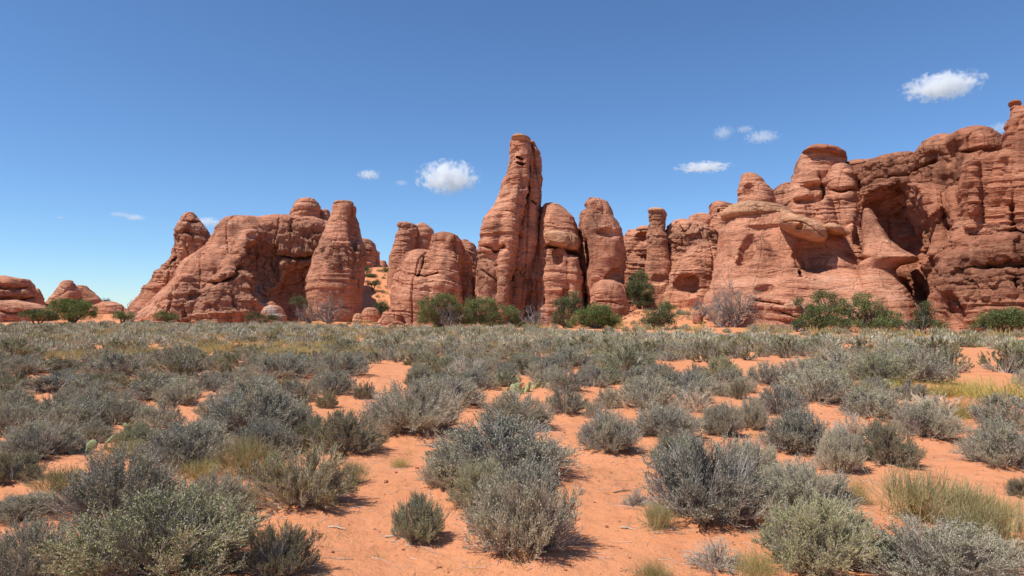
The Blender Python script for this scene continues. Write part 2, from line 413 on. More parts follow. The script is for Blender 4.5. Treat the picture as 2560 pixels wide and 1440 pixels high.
def build_ground():
    rr = [0.0]; r = .6
    while r < 30: rr.append(r); r *= 1.0085
    while r < 180: rr.append(r); r *= 1.022
    while r < 5200: rr.append(r); r *= 1.16
    rr = np.array(rr[1:])
    ang = np.concatenate([np.linspace(-.75, .75, 620), np.linspace(.75, 2*math.pi-.75, 160)[1:-1]])
    n, k = len(ang), len(rr)
    A, RR = np.meshgrid(ang, rr, indexing='ij'); X = (np.sin(A)*RR).ravel(); Y = (np.cos(A)*RR).ravel()
    Z = np.zeros(len(X))
    for s in range(0, len(X), 60000): Z[s:s+60000] = ground_z(X[s:s+60000], Y[s:s+60000])
    V = np.concatenate([np.stack([X, Y, Z], 1), [[0, 0, 0.0]]])
    i = np.arange(n)[:, None]; j = np.arange(k-1)[None, :]; i2 = (i+1) % n
    Q = np.stack([i*k+j, i*k+j+1, i2*k+j+1, i2*k+j], -1).reshape(-1, 4)
    T = np.stack([np.full(n, n*k), np.arange(n)*k, ((np.arange(n)+1) % n)*k], 1)
    Q = Q[:, ::-1]; T = T[:, ::-1]
    o = link('ground', mesh_from('ground', V, Q, T), M_SAND); tag(o, kind='structure'); return o
build_ground()

# ------------------------------------------------------------------ rocks: lofted masses, joined, cut, meshed, then eroded
def surface_nets(F, org, h):
    S = F < 0
    c = np.zeros(tuple(d-1 for d in F.shape), np.int8)
    offs = [(a, b, d) for a in (0, 1) for b in (0, 1) for d in (0, 1)]
    nx, ny, nz = F.shape
    for a, b, d in offs: c += S[a:nx-1+a, b:ny-1+b, d:nz-1+d]
    act = (c > 0) & (c < 8); ids = np.argwhere(act); idx = np.full(act.shape, -1, np.int32); idx[act] = np.arange(len(ids))
    acc = np.zeros((len(ids), 3)); cnt = np.zeros(len(ids)); val = {o: F[ids[:, 0]+o[0], ids[:, 1]+o[1], ids[:, 2]+o[2]] for o in offs}
    for o in offs:
        for ax in range(3):
            if o[ax]: continue
            q = list(o); q[ax] = 1; q = tuple(q); fa, fb = val[o], val[q]; m = (fa < 0) != (fb < 0)
            t = np.where(m, fa/np.where(m, fa-fb, 1), 0); p = np.array(o)[None, :] + (np.array(q)-np.array(o))[None, :]*t[:, None]
            acc += p*m[:, None]; cnt += m
    V = org + (ids + acc/cnt[:, None])*h
    Q = []
    for ax in range(3):
        u, v = (ax+1) % 3, (ax+2) % 3
        A = np.moveaxis(S, (ax, u, v), (0, 1, 2)); I = np.moveaxis(idx, (ax, u, v), (0, 1, 2))
        e = A[:-1, 1:-1, 1:-1] != A[1:, 1:-1, 1:-1]; w_ = np.argwhere(e)
        i, j, k = w_[:, 0], w_[:, 1]+1, w_[:, 2]+1
        q = np.stack([I[i, j-1, k-1], I[i, j, k-1], I[i, j, k], I[i, j-1, k]], 1)
        flip = ~A[i, j, k]; q[flip] = q[flip][:, ::-1]; Q.append(q)
    return V, np.concatenate(Q)

class Lobe:
    """rows (py, left px, right px[, distance of the front]) traced at distance D; dep = half thickness; p = squareness of the plan"""
    def __init__(s, D, dep, rows, p=2.3, k=.35, bulge=0.5, lean=0.0):
        rows = sorted(rows, key=lambda r: -r[0]); s.D, s.k, s.p = D, k, p
        cpx = np.mean([(r[1]+r[2])/2 for r in rows]); a = (cpx-1280)/FPX
        th = math.atan(a); s.r = np.array([math.sin(th), math.cos(th)]); s.t = np.array([math.cos(th), -math.sin(th)])
        Z, L, Rr, Fr = [], [], [], []
        for q in rows:
            z = at_r((q[1]+q[2])/2, q[0], D)[2]
            def tt(px):
                d = ray(px, q[0]); kk = D/(d[0]*s.r[0]+d[1]*s.r[1]); return kk*(d[0]*s.t[0]+d[1]*s.t[1])
            Z.append(z); L.append(tt(q[1])); Rr.append(tt(q[2])); Fr.append(q[3] if len(q) > 3 else None)
        s.Z = np.array(Z); L = np.array(L); Rr = np.array(Rr); hw = np.maximum((Rr-L)/2, .05); s.cx = (L+Rr)/2; s.hw = hw
        wmax = hw.max(); hd = dep*(np.clip(hw/wmax, .02, 1))**bulge
        if Fr[0] is not None:
            back = D+dep; f = np.array(Fr); s.cy = (back+f)/2; s.hd = (back-f)/2
        else:
            s.cy = np.full(len(Z), float(D)) + lean*(s.Z-s.Z[0]); s.hd = hd
        pts = []
        for i in range(len(s.Z)):
            for a_ in (-1, 1):
                for b_ in (-1, 1):
                    pts.append(s.r*(s.cy[i]+b_*s.hd[i]) + s.t*(s.cx[i]+a_*s.hw[i]))
        pts = np.array(pts); s.lo = np.array([*pts.min(0), max(s.Z[0], -1.2)]); s.hi = np.array([*pts.max(0), s.Z[-1]])
    def field(s, X, Y, Z):
        rr = X*s.r[0]+Y*s.r[1]; tt = X*s.t[0]+Y*s.t[1]
        zi = Z.ravel(); cx = np.interp(zi, s.Z, s.cx).reshape(Z.shape); hw = np.interp(zi, s.Z, s.hw).reshape(Z.shape)
        cy = np.interp(zi, s.Z, s.cy).reshape(Z.shape); hd = np.interp(zi, s.Z, s.hd).reshape(Z.shape)
        q = (np.abs((tt-cx)/hw)**s.p + np.abs((rr-cy)/hd)**s.p)**(1/s.p)
        f = np.maximum((q-1)*np.minimum(hw, hd), (Z-s.Z[-1]))
        return np.maximum(f, s.Z[0]-Z) if s.Z[0] > 0 else f
class Groove:
    """a crack or undercut along a polyline of px points, r wide (m), from the front to `deep` (distance)"""
    def __init__(s, D, pts, r, deep, blunt=1.0):
        s.r_ = r; s.deep = deep; cpx = np.mean([p[0] for p in pts]); th = math.atan((cpx-1280)/FPX)
        s.r = np.array([math.sin(th), math.cos(th)]); s.t = np.array([math.cos(th), -math.sin(th)]); s.P = []
        for px, py in pts:
            d = ray(px, py); kk = D/(d[0]*s.r[0]+d[1]*s.r[1]); s.P.append((kk*(d[0]*s.t[0]+d[1]*s.t[1]), CAMH+kk*d[2]))
        s.P = np.array(s.P); s.b = blunt; s.wob = .16 if r < .25 else .4
    def box(s):
        pts = np.array([np.append(s.r*d+s.t*t, z) for t, z in s.P for d in (s.deep-14, s.deep+.5)]); return pts.min(0)-s.r_-1, pts.max(0)+s.r_+1
    def cut(s, X, Y, Z):
        rr = X*s.r[0]+Y*s.r[1]; tt = X*s.t[0]+Y*s.t[1]; d = np.full(rr.shape, 1e9, np.float32)
        for (a0, a1), (b0, b1) in zip(s.P[:-1], s.P[1:]):
            vx, vz = b0-a0, b1-a1; h = np.clip(((tt-a0)*vx+(Z-a1)*vz)/(vx*vx+vz*vz+1e-9), 0, 1)
            d = np.minimum(d, np.hypot(tt-a0-h*vx, Z-a1-h*vz))
        return np.maximum(d-s.r_*np.clip((s.deep-rr)/max(.5, s.b*2), .3, 1), rr-s.deep)
class Alcove:
    """ellipsoid hollow: centre px,py at distance D, radii rx, rz (m) and ry (m) in depth; tilt in the picture plane"""
    def __init__(s, px, py, D, rx, rz, ry, tilt=0.0, p=2.2):
        c = at_r(px, py, D); th = math.atan2(c[0], c[1]); s.c = c
        s.r = np.array([math.sin(th), math.cos(th)]); s.t = np.array([math.cos(th), -math.sin(th)]); s.rad = (rx, rz, ry); s.tl = tilt; s.p = p; s.wob = .28*min(rx, rz)+.12
    def box(s):
        m = max(s.rad)+1.2; return s.c-m, s.c+m
    def cut(s, X, Y, Z):
        dx, dy, dz = X-s.c[0], Y-s.c[1], Z-s.c[2]; rr = dx*s.r[0]+dy*s.r[1]; tt = dx*s.t[0]+dy*s.t[1]
        ca, sa = math.cos(s.tl), math.sin(s.tl); u = tt*ca+dz*sa; v = -tt*sa+dz*ca
        q = (np.abs(u/s.rad[0])**s.p + np.abs(v/s.rad[1])**s.p + np.abs(rr/s.rad[2])**s.p)**(1/s.p)
        return (q-1)*min(s.rad)
_bs = np.random.RandomState(99); BED1 = np.cumsum(_bs.lognormal(-.45, .5, 400))-60; BED2 = np.cumsum(_bs.lognormal(-1.45, .45, 1200))-60
_hv = _bs.uniform(-1, 1, (4096, 7))
def cells(P):
    """broken faces: every cell of rock has a plane of its own"""
    I = np.floor(P).astype(int); best = np.full(len(P), 9e9); out = np.zeros(len(P)); sec = np.full(len(P), 9e9)
    for dx in (-1, 0, 1):
        for dy in (-1, 0, 1):
            for dz in (-1, 0, 1):
                c = I+np.array([dx, dy, dz]); h = _hv[(c[:, 0]*73856093 ^ c[:, 1]*19349663 ^ c[:, 2]*83492791) & 4095]
                q = P-(c+.5+h[:, :3]*.42); d = (q*q).sum(1); v = h[:, 3]+(q*h[:, 4:7]).sum(1)*1.5
                m = d < best; sec = np.where(m, best, np.minimum(sec, d)); out = np.where(m, v, out); best = np.where(m, d, best)
    return out, np.sqrt(sec)-np.sqrt(best)
def erode(V, N, amp=1.0, seed=0, dip=0.0, rough_at=None, joints=1.0):
    P = V + seed*13.7
    warp = V[:, 2] + .9*pn(P*.07) + .30*pn(P*.3) + dip*V[:, 0] + .05*pn(P*1.6)
    med = fbm(P*.45, 4)
    def bed(B, f, k):
        i = np.searchsorted(B, warp+seed*.37); lo = B[np.clip(i-1, 0, len(B)-1)]; hi = B[np.clip(i, 0, len(B)-1)]; u = np.clip((warp+seed*.37-lo)/(hi-lo+1e-6), 0, 1)
        v = np.tanh(2.6*pn(np.stack([V[:, 0]*f+seed, V[:, 1]*f, i*3.71], 1)))
        return v - k*(2*u-1)**4          # a rounded nose on every bed
    mask = sstep(-.40, .30, pn(P*.10+5))
    rough = sstep(.20, .55, pn(P*.14+31))*.5
    if rough_at is not None: rough = np.clip(rough + rough_at(V), 0, 1)
    d = .14 + .14*med + (.25+.75*mask)*(.16*bed(BED1, .06, .35) + .085*bed(BED2, .12, .5))
    cv, ce = cells(P*np.array([.42, .42, .30])+.25*np.stack([pn(P*.5), pn(P*.5+7), pn(P*.5+13)], 1))
    d += (.065+.24*rough)*cv - (.04+.12*rough)*np.exp(-(ce/.06)**2)
    cv2, ce2 = cells(P*1.25); d += (.02+.13*rough)*cv2 - .05*rough*np.exp(-(ce2/.08)**2)
    j = pn(np.stack([V[:, 0]*.22+seed, V[:, 1]*.22, V[:, 2]*.03], 1)); d -= joints*.28*np.exp(-(j/.02)**2)
    d += rough*.10*fbm(P*1.9, 3)
    Nn = N*np.array([1, 1, .55]); d = d*amp
    steep = 1-np.clip(N[:, 2], 0, 1)**2*.45
    return V + Nn*(d*steep)[:, None], rough
ROCKS = {}
def rock(name, lobes, cuts=(), h=.17, label=None, cat='rock', mat=None, amp=1.0, seed=0, dip=0.0, rough_at=None, pale_at=None, group=None, parent=None, joints=1.0, rename=None):
    h = h*.80
    lo = np.min([l.lo for l in lobes], 0)-1.0; hi = np.max([l.hi for l in lobes], 0)+.8
    n = np.ceil((hi-lo)/h).astype(int)+2
    ax = [(lo[i]+np.arange(n[i])*h).astype(np.float32) for i in range(3)]
    F = np.full(tuple(n), 3.0, np.float32)
    for l in lobes:
        a = [np.searchsorted(ax[i], l.lo[i]-.9) for i in range(3)]; b = [min(n[i], np.searchsorted(ax[i], l.hi[i]+.9)+1) for i in range(3)]
        sl_ = tuple(slice(max(0, p), q) for p, q in zip(a, b))
        X, Y, Z = np.meshgrid(*[ax[i][sl_[i]] for i in range(3)], indexing='ij')
        f = l.field(X, Y, Z).astype(np.float32); g = F[sl_]
        t = np.clip(.5+.5*(g-f)/l.k, 0, 1); F[sl_] = g*(1-t)+f*t - l.k*t*(1-t)
    nb = np.argwhere(np.abs(F) < .9); W3 = lo+nb*h
    F[nb[:, 0], nb[:, 1], nb[:, 2]] += (amp*.15*fbm(W3*.30+seed*5.1, 3)).astype(np.float32)
    for c in cuts:
        blo, bhi = c.box(); a = [np.searchsorted(ax[i], blo[i]) for i in range(3)]; e = [np.searchsorted(ax[i], bhi[i])+1 for i in range(3)]
        sl_ = tuple(slice(p, q) for p, q in zip(a, e))
        if any(F[sl_].shape[i] == 0 for i in range(3)): continue
        X, Y, Z = np.meshgrid(*[ax[i][sl_[i]] for i in range(3)], indexing='ij'); q = np.stack([X.ravel(), Y.ravel(), Z.ravel()], 1)
        wx, wz = pn(q*.55+seed).reshape(X.shape), pn(q*.55+seed+40).reshape(X.shape); w1 = c.wob
        wx = wx*w1 + pn(q*1.7).reshape(X.shape)*w1*.3; wz = wz*w1 + pn(q*1.7+9).reshape(X.shape)*w1*.3
        F[sl_] = np.maximum(F[sl_], -c.cut(X+wx, Y, Z+wz).astype(np.float32))
    F[:, :, 0] = 1; F[0] = 1; F[-1] = 1; F[:, 0] = 1; F[:, -1] = 1; F[:, :, -1] = 1
    V, Q = surface_nets(F, lo, h)
    m = mesh_from('tmp', V, Q); N = np.empty(len(V)*3, np.float32); m.vertex_normals.foreach_get('vector', N); N = N.reshape(-1, 3); bpy.data.meshes.remove(m)
    V = V.astype(np.float32)
    E, rough = erode(V, N, amp, seed, dip, rough_at, joints)
    base = np.array([E[:, 0].mean(), E[:, 1].mean(), 0.0])
    if parent is not None: base = np.array(parent.location)
    m = mesh_from(name, E-base, Q)
    m.set_sharp_from_angle(angle=R(34))
    for nm, arr in (('rough', rough), ('pale', pale_at(V) if pale_at else np.zeros(len(V)))):
        a_ = m.attributes.new(nm, 'FLOAT', 'POINT'); a_.data.foreach_set('value', np.asarray(arr, np.float32))
    if parent is not None:
        o = link(name, m, mat or M_ROCK, parent)
    else:
        o = link(name, m, mat or M_ROCK, None, base)
        tag(o, label, cat, group)
    return o
def px_mask(pts, D, r):
    """1 near a px polyline at distance D (for stains with a shape of their own)"""
    g = Groove(D, pts, r, 1e9)
    def f(V):
        tt = V[:, 0]*g.t[0]+V[:, 1]*g.t[1]; d = np.full(len(V), 1e9)
        for (a0, a1), (b0, b1) in zip(g.P[:-1], g.P[1:]):
            vx, vz = b0-a0, b1-a1; h = np.clip(((tt-a0)*vx+(V[:, 2]-a1)*vz)/(vx*vx+vz*vz+1e-9), 0, 1)
            d = np.minimum(d, np.hypot(tt-a0-h*vx, V[:, 2]-a1-h*vz))
        return np.clip(1-(d-r*.5)/r*1.0 + .5*pn(V*2.2), 0, 1)*.85
    return f
G = 'red sandstone formations'
# far left
rock('sandstone_dome', [
  Lobe(106, 5.5, [(693,-30,28),(699,-60,70),(712,-90,84),(725,-100,86),(745,-105,98),(765,-110,104),(790,-110,112),(830,-110,116)], 2.4),
  Lobe(110, 4, [(722,82,94),(740,75,103),(765,60,112),(800,50,125),(830,40,130)]),
  ], [Groove(101.5, [(-40,716),(40,722),(88,714)], .35, 103), Groove(101.5, [(-60,744),(30,752),(85,747)], .6, 103.2)], .22,
  'low layered dome of red rock at the far left edge', 'rock dome', seed=1)
rock('sandstone_cone', [
  Lobe(113, 3.4, [(702,157,182),(712,151,188),(722,143,195),(733,138,200),(745,125,205),(760,112,214),(775,104,226),(800,96,238),(830,90,245)], 2.1)], (), .2,
  'small pointed red rock cone standing left behind the far left juniper', 'rock cone', seed=2)
rock('sandstone_mound', [
  Lobe(117, 3, [(716,190,212),(724,188,222),(735,190,236),(750,196,250),(775,200,262),(830,205,270)], 2.2)], (), .2,
  'small dark-sided red mound touching the right side of the pointed cone', 'rock mound', seed=3)
rock('sandstone_slab', [
  Lobe(99, 4.5, [(752,-90,40),(762,-100,100),(772,-105,125),(785,-110,140),(830,-110,150)], 2.4)], [Groove(95, [(-60,776),(110,784)], .25, 96)], .2,
  'flat shelf of red slickrock below the far left dome', 'rock slab', seed=4)
rock('sandstone_shelf', [
  Lobe(108, 3.0, [(757,255,285),(763,238,300),(775,222,320),(795,215,335),(830,210,345)], 2.4)], (), .18,
  'low banded pale red shelf between the mound and the big left massif', 'rock slab', seed=5)
rock('leaning_spire', [
  Lobe(104, 3.0, [(533,466,482),(541,458,490),(552,455,500),(565,450,508),(580,444,522),(600,441,527),(612,438,528),(625,433,526),(640,428,518),(655,415,505),(680,395,485),(700,378,475),(720,362,465),(740,345,455),(760,328,445),(790,312,440),(830,300,440)], 2.4, lean=-.05),
  ], [Groove(101, [(440,640),(425,668),(400,700)], .25, 103), Groove(101.6, [(458,552),(505,556)], .22, 102.6)], .17,
  'leaning red spire rising from the left end of the big left massif', 'rock spire', seed=6, rough_at=px_mask([(450,590),(515,590)], 104, 1.1), dip=.1)
rock('arched_massif', [
  Lobe(95, 7.5, [(545,578,640),(550,562,655),(560,552,670),(575,542,690),(600,527,700),(620,512,705),(640,485,705),(660,456,705),(680,440,705),(700,430,705),(720,415,705),(740,398,705),(765,370,705),(790,338,705),(830,318,705)], 2.6, .6),
  Lobe(97, 7.0, [(551,650,800),(558,620,822),(575,600,838),(610,600,850),(700,600,870),(830,600,880)], 2.8, .6),
  Lobe(101, 3.2, [(498,756,780),(503,744,790),(515,736,797),(530,728,801),(540,722,802),(552,716,804),(566,700,808),(600,690,812)], 2.2, .3),
  Lobe(103, 2.6, [(527,805,817),(535,798,825),(550,794,829),(620,790,832)], 2.2, .2),
  Lobe(88.6, 3.2, [(668,560,600),(690,535,640),(715,520,655),(745,500,665),(780,478,660),(830,470,660)], 2.4, .5),
  Lobe(90, 2.2, [(705,655,700),(730,650,715),(760,640,725),(830,630,735)], 2.2, .5),
  Lobe(89.5, 2.5, [(690,445,480),(720,425,500),(755,400,520),(790,375,530),(830,360,530)], 2.2, .5),
  Lobe(91, 3.5, [(580,600,640),(600,590,655),(625,578,662),(650,560,658),(668,545,640)], 2.3, .4),
  ], [Alcove(668,668,87.5,2.4,4.2,4.2), Alcove(738,722,88.5,2.6,3.9,4.4,-.35), Groove(88.5, [(500,705),(545,708),(582,690),(612,668),(645,636),(662,606)], .30, 89.6),
      Groove(89, [(700,634),(745,642),(790,640)], .55, 92), Alcove(655,590,87.4,2.0,1.0,1.6), Groove(86, [(560,700),(640,600)], .12, 87),
      Alcove(475,738,86.6,.9,1.3,1.2), Groove(88, [(385,770),(400,764)], .35, 90)], .18,
  'broad red massif with an overhanging arc and dark hollow, left of the bottle tower', 'rock massif', seed=7, dip=-.12,
  rough_at=px_mask([(480,780),(600,730),(660,640),(720,600),(790,620)], 90, 2.2), pale_at=px_mask([(641,716),(645,735),(652,755),(662,768)], 90, .38))
bt = rock('bottle_tower', [
  Lobe(88, 3.5, [(512,835,884),(520,833,888),(535,831,888),(550,825,891),(565,820,893),(585,812,897),(600,803,902),(612,795,908),(625,788,912),(650,782,911),(680,775,910),(700,768,909),(720,765,907),(742,768,905),(760,773,903),(780,776,900),(830,772,895)], 2.2, .3),
  ], [Alcove(884,562,85.6,.75,3.4,1.5), Groove(85.5, [(826,552),(875,556)], .16, 86.2), Groove(84.8, [(770,757),(820,772),(880,766)], .35, 85.3)], .15,
  'bottle-shaped red tower with a narrow neck and a flat cap, beside the dark hollow', 'rock tower', seed=8, joints=.3, amp=.8,
  rough_at=px_mask([(800,615),(850,650),(905,635)], 88, 1.1))
rock('cap_rock', [Lobe(88, 1.35, [(503,838,878),(506,834,884),(509,833,884),(513,838,882),(517,840,880)], 2.6, .1, .3)], (), .1, mat=M_PALE, seed=9, amp=.35, parent=bt)
rock('sandstone_fin', [
  Lobe(122, 3.2, [(597,898,918),(603,894,930),(614,893,938),(630,890,941),(660,890,943),(720,888,948),(830,885,955)], 2.5)], [Groove(118.8, [(896,625),(940,625)], .22, 120)], .2,
  'distant square-topped red fin just right of the bottle tower', 'rock fin', seed=10)
rock('sandstone_pillar', [
  Lobe(121, .75, [(627,939,946),(632,937,950),(640,939,948),(652,938,949),(680,936,951),(760,934,953)], 2.1, .2, .8)], (), .12,
  'thin distant red pillar against the sky right of the square-topped fin', 'rock pillar', seed=11, amp=.35)
rock('twin_knob_rock', [
  Lobe(128, 1.6, [(652,951,962),(658,949,966),(667,946,970),(700,942,976),(740,940,980)], 2.2, .2),
  Lobe(126, 1.8, [(661,934,950),(668,929,955),(690,922,958),(740,920,960)], 2.2, .2)], (), .16,
  'pair of small red knobs at the top of the sandy pass', 'rock knob', seed=12, amp=.5)
rock('twin_tower', [
  Lobe(106, 2.1, [(556,995,1018),(560,991,1034),(566,991,1042),(576,994,1043),(590,988,1042),(610,982,1040),(630,976,1036),(650,973,1032),(680,971,1030),(760,968,1030)], 2.3, .2),
  Lobe(107, 2.0, [(559,1046,1062),(566,1040,1074),(580,1037,1083),(600,1035,1083),(630,1032,1081),(760,1030,1080)], 2.3, .2),
  ], [Groove(103.8, [(992,566),(1042,572)], .14, 104.5), Groove(103.8, [(984,598),(1030,604)], .16, 104.6)], .15,
  'two joined blunt red towers behind the layered block, left of the tall spire', 'rock tower', seed=13, amp=.7, joints=.4)
rock('layered_block', [
  Lobe(76.6, 4.4, [(636,1030,1165),(655,1004,1172),(690,990,1178),(740,982,1180),(830,972,1182)], 2.6, .3),
  Lobe(77, 3.6, [(627,1038,1072),(634,1020,1092),(655,1001,1102),(680,992,1110),(710,986,1112),(740,983,1114),(775,979,1116),(830,972,1120)], 2.4, .25),
  Lobe(76, 4.6, [(584,1092,1120),(590,1083,1138),(600,1079,1147),(618,1076,1153),(634,1072,1160),(660,1062,1172),(700,1056,1176),(750,1050,1168),(830,1045,1162)], 2.5, .25),
  Lobe(73.4, 1.6, [(690,1025,1070),(715,1015,1085),(745,1010,1090),(790,1005,1085),(830,1000,1085)], 2.2, .4),
  Lobe(72.6, 1.8, [(781,960,998),(789,953,1008),(802,948,1012),(830,940,1015)], 2.5, .2),
  ], [Groove(72.6, [(1062,636),(1055,665),(1046,690)], .16, 74), Alcove(1063,655,72.0,.35,.28,.8), Alcove(1163,690,72.8,.7,3.2,2.2), Groove(72.5, [(1020,684),(1060,688),(1095,684)], .15, 73.6),
      Groove(72, [(1010,714),(1090,706)], .16, 72.4), Groove(72.2, [(1085,598),(1145,604)], .14, 73), Groove(73, [(1000,720),(1085,730)], .1, 73)], .14,
  'stepped layered red block with eye-like holes, left of the tall spire', 'rock block', seed=14, dip=.1)
rock('back_fin', [
  Lobe(84, 3.0, [(604,1152,1168),(612,1146,1182),(625,1142,1190),(650,1140,1196),(700,1138,1200),(830,1135,1204)], 2.5, .3)], (), .17,
  'slanting red fin seen between the layered block and the tall spire', 'rock fin', seed=15, dip=.5)
sp = rock('tall_spire', [
  Lobe(74, 3.6, [(352,1278,1324),(360,1278,1326),(372,1276,1326),(388,1276,1328),(403,1272,1330),(420,1270,1331),(440,1265,1330),(455,1260,1330),(480,1250,1326),(510,1236,1320),(530,1223,1316),(545,1210,1311),(560,1207,1307),(600,1203,1299),(650,1200,1291),(700,1198,1282),(760,1196,1274),(830,1190,1268)], 2.6, .15),
  Lobe(75.5, 3.4, [(363,1327,1334),(372,1320,1341),(385,1318,1348),(402,1317,1352),(430,1316,1353),(480,1312,1352),(520,1306,1350),(560,1296,1348),(600,1288,1345),(640,1278,1340),(680,1272,1334),(730,1266,1326),(770,1260,1320),(830,1255,1315)], 2.8, .1),
  Lobe(71.4, 1.7, [(470,1278,1296),(500,1268,1300),(545,1256,1297),(580,1246,1296),(640,1244,1290),(700,1243,1280),(760,1240,1274),(830,1235,1268)], 2.3, .3),
  Lobe(72.0, 1.8, [(540,1215,1250),(560,1210,1262),(590,1206,1262),(610,1205,1256),(640,1204,1240)], 2.2, .3),
  Lobe(71.8, 1.5, [(660,1202,1225),(700,1200,1240),(760,1198,1245),(830,1194,1245)], 2.2, .3),
  Lobe(72.2, 1.3, [(405,1280,1308),(440,1272,1312),(480,1268,1310),(520,1262,1308)], 2.3, .3),
  ], [Groove(71, [(1327,380),(1322,470),(1302,560),(1294,620),(1279,700)], .13, 74.0), Groove(70.5, [(1242,645),(1244,700),(1240,760)], .12, 71.5),
      Groove(71.5, [(1208,622),(1236,632),(1256,625)], .3, 72), Groove(71.5, [(1204,676),(1225,690),(1240,700)], .22, 72), Groove(69, [(1266,520),(1290,530),(1300,528)], .2, 70.6),
      Groove(72.2, [(1292,397),(1308,402)], .17, 73), Groove(72.2, [(1291,411),(1310,417)], .15, 73), Groove(73, [(1330,505),(1340,509)], .22, 74), Groove(70, [(1250,592),(1290,596)], .14, 70.2)], .13,
  'tallest red spire in the middle, split by dark cracks, leaning like a raised thumb', 'rock spire', seed=16, amp=.75, joints=1.2)
rock('cap_rock', [Lobe(73.6, 2.2, [(344,1283,1305),(347,1279,1315),(351,1280,1322),(355,1284,1325),(360,1288,1324)], 2.4, .1, .4),
                  Lobe(75.0, 1.6, [(358,1326,1331),(361,1323,1337),(365,1325,1336)], 2.2, .1)], (), .11, mat=M_PALE, seed=17, amp=.35, parent=sp)
mb_ = rock('overhung_block', [
  Lobe(75, 3.8, [(511,1363,1383),(517,1358,1400),(530,1355,1415),(545,1353,1428),(565,1351,1438),(585,1349,1446),(604,1347,1450),(622,1346,1452),(650,1345,1452),(700,1344,1452),(760,1342,1454),(830,1340,1456)], 2.7, .15),
  Lobe(77.2, 3.0, [(575,1320,1450),(600,1308,1452),(640,1290,1470),(830,1270,1475)], 2.5, .3),
  Lobe(76, 2.6, [(520,1350,1366),(540,1345,1368),(600,1336,1366),(660,1322,1362),(720,1314,1350),(830,1300,1350)], 2.4, .12),
  Lobe(72.4, 1.4, [(640,1368,1410),(665,1362,1415),(700,1358,1416),(760,1350,1420),(830,1345,1425)], 2.4, .3),
  Lobe(72.2, 1.3, [(630,1422,1446),(650,1419,1450),(700,1421,1452),(760,1422,1456),(830,1420,1460)], 2.4, .15),
  ], [Groove(71.5, [(1372,612),(1400,618),(1425,630),(1448,634)], .34, 74.6), Groove(70.5, [(1362,600),(1366,680),(1362,760)], .09, 72), Groove(70.5, [(1418,650),(1420,700),(1421,760)], .11, 72),
      Alcove(1411,748,70.6,.5,1.3,1.6), Groove(71.4, [(1360,552),(1385,560)], .12, 72), Groove(71.4, [(1358,572),(1432,580)], .12, 72), Alcove(1395,640,71.2,.5,.9,1.2)], .13,
  'red block with a flaring pale band and deep overhang right of the tall spire', 'rock block', seed=18, amp=.7, dip=.06, joints=.7)
rock('pale_band', [Lobe(73.9, 2.9, [(582,1362,1410),(588,1356,1440),(598,1356,1450),(608,1362,1452),(616,1372,1450),(622,1400,1448),(626,1418,1444)], 2.5, .15, .3)], (), .12, mat=M_PALE, seed=19, amp=.5, parent=mb_)
rock('rounded_tower', [
  Lobe(74, 3.4, [(502,1475,1498),(508,1470,1514),(520,1470,1523),(540,1468,1530),(553,1462,1540),(575,1458,1552),(600,1457,1560),(620,1457,1564),(650,1459,1564),(680,1463,1561),(700,1466,1557),(720,1469,1556),(760,1470,1560),(830,1465,1566)], 2.4, .2),
  Lobe(78, 2.5, [(630,1442,1490),(700,1438,1495),(830,1430,1500)], 2.5, .3),
  Lobe(75.5, 2.2, [(527,1459,1467),(535,1453,1470),(560,1451,1470),(600,1453,1466),(700,1450,1462),(830,1445,1468)], 2.3, .08),
  Lobe(70.8, 2.6, [(703,1503,1538),(712,1490,1553),(725,1485,1558),(740,1480,1565),(760,1477,1570),(780,1480,1568),(830,1482,1570)], 2.5, .12),
  ], [Groove(71.8, [(1464,600),(1471,650),(1464,700)], .24, 74), Groove(71, [(1480,528),(1528,536)], .12, 71.6), Groove(68.6, [(1480,752),(1530,756),(1566,766)], .15, 69.2), Alcove(1545,690,70.7,1.2,.9,1.5),
      Groove(70.6, [(1500,690),(1545,700)], .2, 71.3), Alcove(1528,582,70.8,1.5,.5,.7)], .13,
  'blunt rounded red tower with a ledge at its foot, third from the tall spire', 'rock tower', seed=20, amp=.8, joints=.4, dip=-.08)
rock('ridge_wall', [
  Lobe(86, 3.4, [(574,1570,1588),(580,1566,1606),(592,1563,1690),(620,1562,1700),(700,1560,1715),(830,1556,1720)], 2.8, .3),
  Lobe(85.5, 3.2, [(568,1598,1618),(574,1590,1630),(590,1586,1640),(640,1584,1645)], 2.4, .2),
  Lobe(90, 3.0, [(580,1572,1700),(590,1562,1760),(600,1555,1860),(830,1540,1880)], 3.0, .3),
  Lobe(84, 2.0, [(700,1600,1650),(730,1590,1670),(830,1580,1680)], 2.4, .3),
  ], [Groove(82, [(1565,604),(1610,612)], .22, 83.5), Alcove(1602,596,82.4,1.0,.8,1.4), Alcove(1640,720,81.8,2.0,2.2,2.5), Groove(82, [(1676,590),(1674,640),(1678,690)], .18, 84)], .16,
  'low red ridge wall behind the dark juniper, right of the rounded tower', 'rock wall', seed=21)
hd = rock('thin_hoodoo', [
  Lobe(80.5, 1.7, [(530,1624,1662),(540,1623,1664),(552,1622,1664),(570,1621,1665),(585,1620,1667),(610,1618,1669),(640,1617,1672),(680,1613,1678),(740,1608,1682),(830,1604,1686)], 2.2, .2, .7),
  ], [Groove(78.8, [(1622,552),(1664,556)], .10, 79.4), Groove(78.8, [(1621,566),(1664,570)], .10, 79.4), Alcove(1650,700,78.2,1.4,.8,1.3)], .12,
  'thin red hoodoo column with a round cap on the low ridge wall', 'hoodoo', seed=22, amp=.5, joints=.2)
